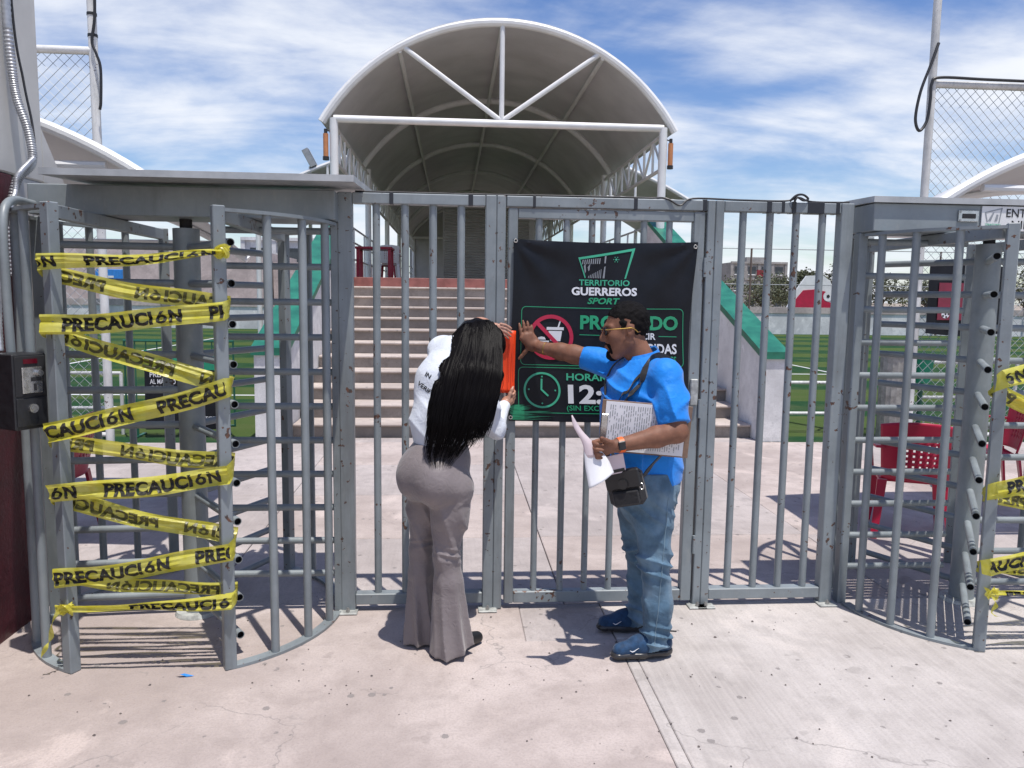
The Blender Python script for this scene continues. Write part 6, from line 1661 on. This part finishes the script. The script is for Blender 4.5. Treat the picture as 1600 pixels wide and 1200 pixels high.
# lower hand: pinching the bottom corner
fd.ell((0.282, -0.104, 1.148), (0.030, 0.020, 0.026), 0.015); fd.cone(wRW, (0.278, -0.108, 1.142), 0.022, 0.020, 0.015)
for i, dz in enumerate((0.020, 0.005, -0.010, -0.024)):
    L_ = (0.058, 0.062, 0.058, 0.046)[i]
    finger(fd, (0.300, -0.092 + 0.002 * i, 1.152 + dz), (0.55, 0.5, 0.35), (0, 0, 1), (L_ * 0.45, L_ * 0.32, L_ * 0.23), (0.0076, 0.0072, 0.0066, 0.0058), (0, 30, 30), 0.002)
finger(fd, (0.285, -0.118, 1.162), (0.35, 0.1, 0.85), (1, 0, 0), (0.026, 0.022, 0.018), (0.0105, 0.0095, 0.0085, 0.007), (0, -8, -10), 0.008)
fbuild(fd, 'body', M_SKIN2, WOM, 1)

# flared trousers
fd = Field((-0.36, -0.78, 0.0), (0.22, -0.26, 1.03), 0.006)
fd.ell((-0.070, -0.495, 0.90), (0.152, 0.140, 0.125), 0.03)
fd.ell((-0.156, -0.520, 0.845), (0.104, 0.098, 0.115), 0.07); fd.ell((-0.072, -0.608, 0.838), (0.104, 0.096, 0.115), 0.05)
fd.chain([V3(-0.005, -0.560, 0.80), V3(-0.010, -0.565, 0.68), V3(-0.026, -0.565, 0.49), V3(-0.014, -0.565, 0.36)], [0.106, 0.086, 0.060, 0.066], 0.035)
fd.cone((-0.014, -0.565, 0.36), (-0.010, -0.556, 0.02), 0.066, 0.104, 0.02)
fd.chain([V3(-0.125, -0.455, 0.80), V3(-0.132, -0.45, 0.68), V3(-0.145, -0.440, 0.49), V3(-0.148, -0.432, 0.36)], [0.100, 0.080, 0.057, 0.060], 0.022)
fd.cone((-0.148, -0.432, 0.36), (-0.150, -0.425, 0.02), 0.058, 0.080, 0.015)
fd.cone((-0.055, -0.475, 0.95), (-0.05, -0.462, 1.02), 0.128, 0.118, 0.04)
def pants_folds(P):
    x, y, z = P[..., 0], P[..., 1], P[..., 2]
    n1 = nz3(P, 9, 1)
    w = -0.0075 * crease(z * 190 + 35 * (x + 0.02) + 2.4 * n1) * np.exp(-((z - 0.505) / 0.035) ** 2) * np.exp(-((x - 0.01) / 0.08) ** 2)
    w += -0.005 * crease(z * 150 - 30 * (x + 0.14) + 2.4 * n1) * np.exp(-((z - 0.52) / 0.03) ** 2) * np.exp(-((x + 0.15) / 0.06) ** 2)
    cxp = np.where(x > -0.08, -0.01, -0.15); cyp = np.where(x > -0.08, -0.56, -0.43)
    ang = np.arctan2(y - cyp, x - cxp)
    w += -0.016 * crease(ang * 7 + 4.0 * z + 1.5 * nz3(P, 5, 4), 1.2) * np.clip((0.42 - z) / 0.40, 0, 1)
    w += -0.005 * crease(75 * (x * 0.9 + z * 0.30) + 2.5 * nz3(P, 6, 3)) * np.clip((0.78 - z) / 0.1, 0, 1) * np.clip((z - 0.40) / 0.1, 0, 1)
    w += -0.003 * crease(110 * (z * 0.8 - 0.5 * x) + 2 * nz3(P, 5, 8)) * np.exp(-((z - 0.745) / 0.022) ** 2)
    return w + 0.002 * nz3(P, 18, 2)
fd.warp(pants_folds)
fd.cut(lambda P: np.maximum(0.012 - 0.035 * np.clip((P[..., 0] + 0.0) / 0.1, -0.2, 1) * -1 * (P[..., 0] > 0) - P[..., 2], P[..., 2] - 1.005))
PANTS, pV, pF = fbuild(fd, 'flared_trousers', M_PANTS, WOM, 2)
# shoes
for (hx, hy, tx_, ty_) in ((-0.060, -0.600, 0.145, -0.425), (-0.175, -0.448, -0.01, -0.305)):
    h_ = V3(hx, hy, 0); t_ = V3(tx_, ty_, 0); d = _n(t_ - h_); L_ = np.linalg.norm(t_ - h_)
    fd = Field(np.minimum(h_, t_) - 0.06, np.maximum(h_, t_) + V3(0.06, 0.06, 0.12), 0.0045)
    fd.cone(h_ + d * 0.035 + V3(0, 0, 0.045), h_ + d * 0.14 + V3(0, 0, 0.045), 0.036, 0.038, 0.02); fd.cone(h_ + d * 0.14 + V3(0, 0, 0.042), h_ + d * (L_ - 0.03) + V3(0, 0, 0.030), 0.039, 0.030, 0.02)
    fd.cut(lambda P: 0.003 - P[..., 2]); fbuild(fd, 'shoe', M_SHOEK, WOM, 1)

# white long sleeved shirt
fd = Field((-0.30, -0.66, 0.93), (0.34, -0.06, 1.58), 0.006)
fd.chain([V3(-0.060, -0.475, 0.98), V3(-0.058, -0.452, 1.10), V3(-0.020, -0.40, 1.27), V3(0.018, -0.36, 1.375)], [0.122, 0.130, 0.146, 0.118], 0.06)
fd.cone(wLS + V3(0.01, -0.02, 0.0), wRS + V3(-0.01, 0.02, 0), 0.068, 0.066, 0.06)
fd.chain([wLS, wLE, wLW + (wLE - wLW) * 0.02], [0.062, 0.048, 0.034], 0.04); fd.chain([wRS, wRE, wRW + (wRE - wRW) * 0.10], [0.060, 0.050, 0.036], 0.03)
def shirt_folds(P):
    x, y, z = P[..., 0], P[..., 1], P[..., 2]
    w = -0.0045 * crease(52 * (z * 0.9 + x * 0.75) + 2.2 * nz3(P, 7, 2)) * np.clip((1.26 - z) / 0.1, 0.15, 1)
    w += 0.0040 * np.sin(55 * (x - 0.5 * z) + 2 * nz3(P, 8, 6)) * np.exp(-((x - 0.22) ** 2 + (z - 1.07) ** 2) / 0.02)
    return w + 0.004 * nz3(P, 12, 4)
fd.warp(shirt_folds)
fd.cut(lambda P: 0.985 + 0.05 * (P[..., 0] + 0.1) + 0.004 * np.sin(P[..., 0] * 60) - P[..., 2] - np.where(P[..., 0] > 0.13, 1.0, 0.0))
WSH, wsV, wsF = fbuild(fd, 'shirt', M_SHIRTW, WOM, 1)
bvP = BVHTree.FromPolygons([tuple(v) for v in pV], [tuple(f) for f in pF])
bvW = BVHTree.FromPolygons([tuple(v) for v in wsV], [tuple(f) for f in wsF])
def back_text(txt, x0, z0, ang, cap, W_):
    vs, fs, W = text_geo(txt, 0.02); ca, sa = math.cos(R_(ang)), math.sin(R_(ang)); out = []; ok = True
    for x, y in vs:
        a, c_ = x / W * W_, y * cap
        h = bvW.ray_cast(Vector((x0 + a * ca - c_ * sa, -1.2, z0 + a * sa + c_ * ca)), Vector((0, 1, 0)))
        out.append((h[0] + h[1] * 0.0025) if h[0] is not None else Vector((x0, -0.5, z0)))
    m = MB().add(out, fs); tag(pbuild(m, 'lettering', M_PR_BLACK, WOM, False), kind='stuff')
back_text('VERIF', -0.164, 1.275, -33, 0.020, 0.070); back_text('IN', -0.128, 1.318, -30, 0.020, 0.026)

# long hair: solid core plus strands
fd = Field((-0.24, -0.74, 0.94), (0.32, -0.12, 1.61), 0.006)
fd.ell((0.122, -0.285, 1.470), (0.120, 0.128, 0.108), 0.03)
fd.cone((0.122, -0.365, 1.450), (0.090, -0.515, 1.31), 0.085, 0.072, 0.05, ((0.95, 0.3, 0), 1.50))
fd.cone((0.090, -0.515, 1.31), (0.062, -0.575, 1.17), 0.072, 0.060, 0.05, ((0.97, 0.2, 0), 2.0))
fd.cone((0.062, -0.575, 1.17), (0.030, -0.598, 1.09), 0.056, 0.026, 0.05, ((0.97, 0.2, 0), 1.9))
fd.warp(lambda P: 0.0025 * np.sin(110 * (P[..., 0] + 0.18 * P[..., 2]) + 2 * nz3(P, 9, 3)))
WHAIR, hV, hF = fbuild(fd, 'hair', M_HAIRB, WOM, 1)
bvH = BVHTree.FromPolygons([tuple(v) for v in hV], [tuple(f) for f in hF])
zl = [1.566, 1.50, 1.42, 1.33, 1.22, 1.12, 1.03, 0.97, 0.92]
Lx = [0.06, -0.005, -0.040, -0.075, -0.098, -0.108, -0.118, -0.125, -0.10]; Rx = [0.180, 0.222, 0.232, 0.224, 0.205, 0.178, 0.145, 0.09, 0.02]
yc = [-0.32, -0.385, -0.47, -0.55, -0.60, -0.615, -0.62, -0.62, -0.62]; yb = [0.02, 0.03, 0.045, 0.05, 0.05, 0.05, 0.035, 0.03, 0.02]
def strands(N, seed, rad, loose):
    rr = np.random.default_rng(seed); m = MB()
    for k in range(N):
        s_ = rr.uniform(0, 1); lay = rr.uniform(0, 1); ph = rr.uniform(0, 6.3); am = rr.uniform(0.002, 0.007) * loose
        end = rr.uniform(0.965, 1.14) if rr.random() < 0.72 else rr.uniform(0.915, 0.99)
        if s_ > 0.75: end = max(end, 0.975 + (s_ - 0.75) * 0.25 + rr.uniform(0, 0.06))
        z0 = rr.uniform(1.40, 1.556) if rr.random() < 0.7 else rr.uniform(1.15, 1.4)
        pts = []; n = 15; ds = rr.normal() * 0.035 * loose
        for i in range(n):
            t = i / (n - 1); z = z0 + (end - z0) * t
            l = np.interp(-z, [-a for a in zl], Lx); r = np.interp(-z, [-a for a in zl], Rx); c_ = np.interp(-z, [-a for a in zl], yc); b_ = np.interp(-z, [-a for a in zl], yb)
            sc_ = (math.floor(s_ * 19) + 0.5 + 0.3 * math.sin(math.floor(s_ * 19) * 2.7)) / 19
            kk = min(1.0, max(0.0, (1.20 - z) / 0.2)) * (0.8 if loose < 2 else 0.2)
            ss = min(max(s_ + (sc_ - s_) * kk + ds * t * t, -0.03), 1.03)
            x = l + (r - l) * ss; y = c_ - b_ * math.sqrt(max(0, 1 - (2 * ss - 1) ** 2)) * (0.6 + 0.5 * lay) + (ss - 0.5) * 0.05
            x += am * math.sin(t * 7 + ph) * t; y += am * math.cos(t * 6 + ph) * t
            p = Vector((x, y, z))
            h = bvH.find_nearest(p)
            if z > 1.02 and h[0] is not None:
                dd = (p - h[0]).dot(h[1]); want = 0.001 + 0.006 * lay
                if dd < want: p = p + h[1] * (want - dd)
                elif dd > 0.03 and z > 1.3: p = h[0] + h[1] * (want + 0.006)
            hs = bvW.ray_cast(Vector((p.x, -1.2, p.z)), Vector((0, 1, 0)))
            if hs[0] is not None and p.z < 1.45 and p.y > hs[0].y - 0.008: p.y = hs[0].y - 0.008 - 0.02 * lay
            hs = bvP.ray_cast(Vector((p.x, -1.2, p.z)), Vector((0, 1, 0)))
            if hs[0] is not None and p.y > hs[0].y - 0.006: p.y = hs[0].y - 0.006
            pts.append(p)
        m.path(pts, [rad * (0.35 + 0.65 * math.sin(PI * min(1, 0.2 + 0.8 * (1 - i / (n - 1))) / 1.0 * 0.5)) * (1 - 0.75 * (i / (n - 1)) ** 3) for i in range(n)], 4)
    return m
hm = strands(950, 5, 0.0030, 1.0); hm2 = strands(190, 8, 0.0020, 2.6)
o = pbuild(hm, 'hair_strands', M_HAIRB, WHAIR); tag(o, kind='stuff')
o = pbuild(hm2, 'loose_strands', M_HAIRB, WHAIR); tag(o, kind='stuff')

# orange notice in the woman's hands
NOT_ = thing('orange_notice', 'fluorescent orange notice sheet held against the gate post', 'notice', (0.277, -0.05, 1.35))
m = MB(); nx, nz_ = 8, 16; vs = []
for j in range(nz_ + 1):
    for i in range(nx + 1):
        u, v = i / nx, j / nz_
        x = -0.075 + 0.122 * u - 0.003 * v; z = 0.162 - 0.325 * v - 0.004 * u
        y = -0.004 - 0.012 * math.sin(PI * u) * (0.3 + 0.7 * v) - 0.006 * math.sin(v * 5 + 1)
        vs.append((x, y, z))
m.add(vs, [(j * (nx + 1) + i, j * (nx + 1) + i + 1, (j + 1) * (nx + 1) + i + 1, (j + 1) * (nx + 1) + i) for j in range(nz_) for i in range(nx)])
o = m.build('sheet', M_ORANGE, NOT_); sm = o.modifiers.new('t', 'SOLIDIFY'); sm.thickness = 0.0012
m = MB()
for a in ((0.010, 0.013, -0.11, 0.09), (0.031, 0.034, -0.11, 0.09)): m.box(a[0], a[1], -0.0215, -0.0205, a[2], a[3])
M_ODARK = simple('orange_print', (0.62, 0.03, 0.006), 0.5)
tag(m.build('printed_lines', M_ODARK, NOT_, False), kind='stuff')
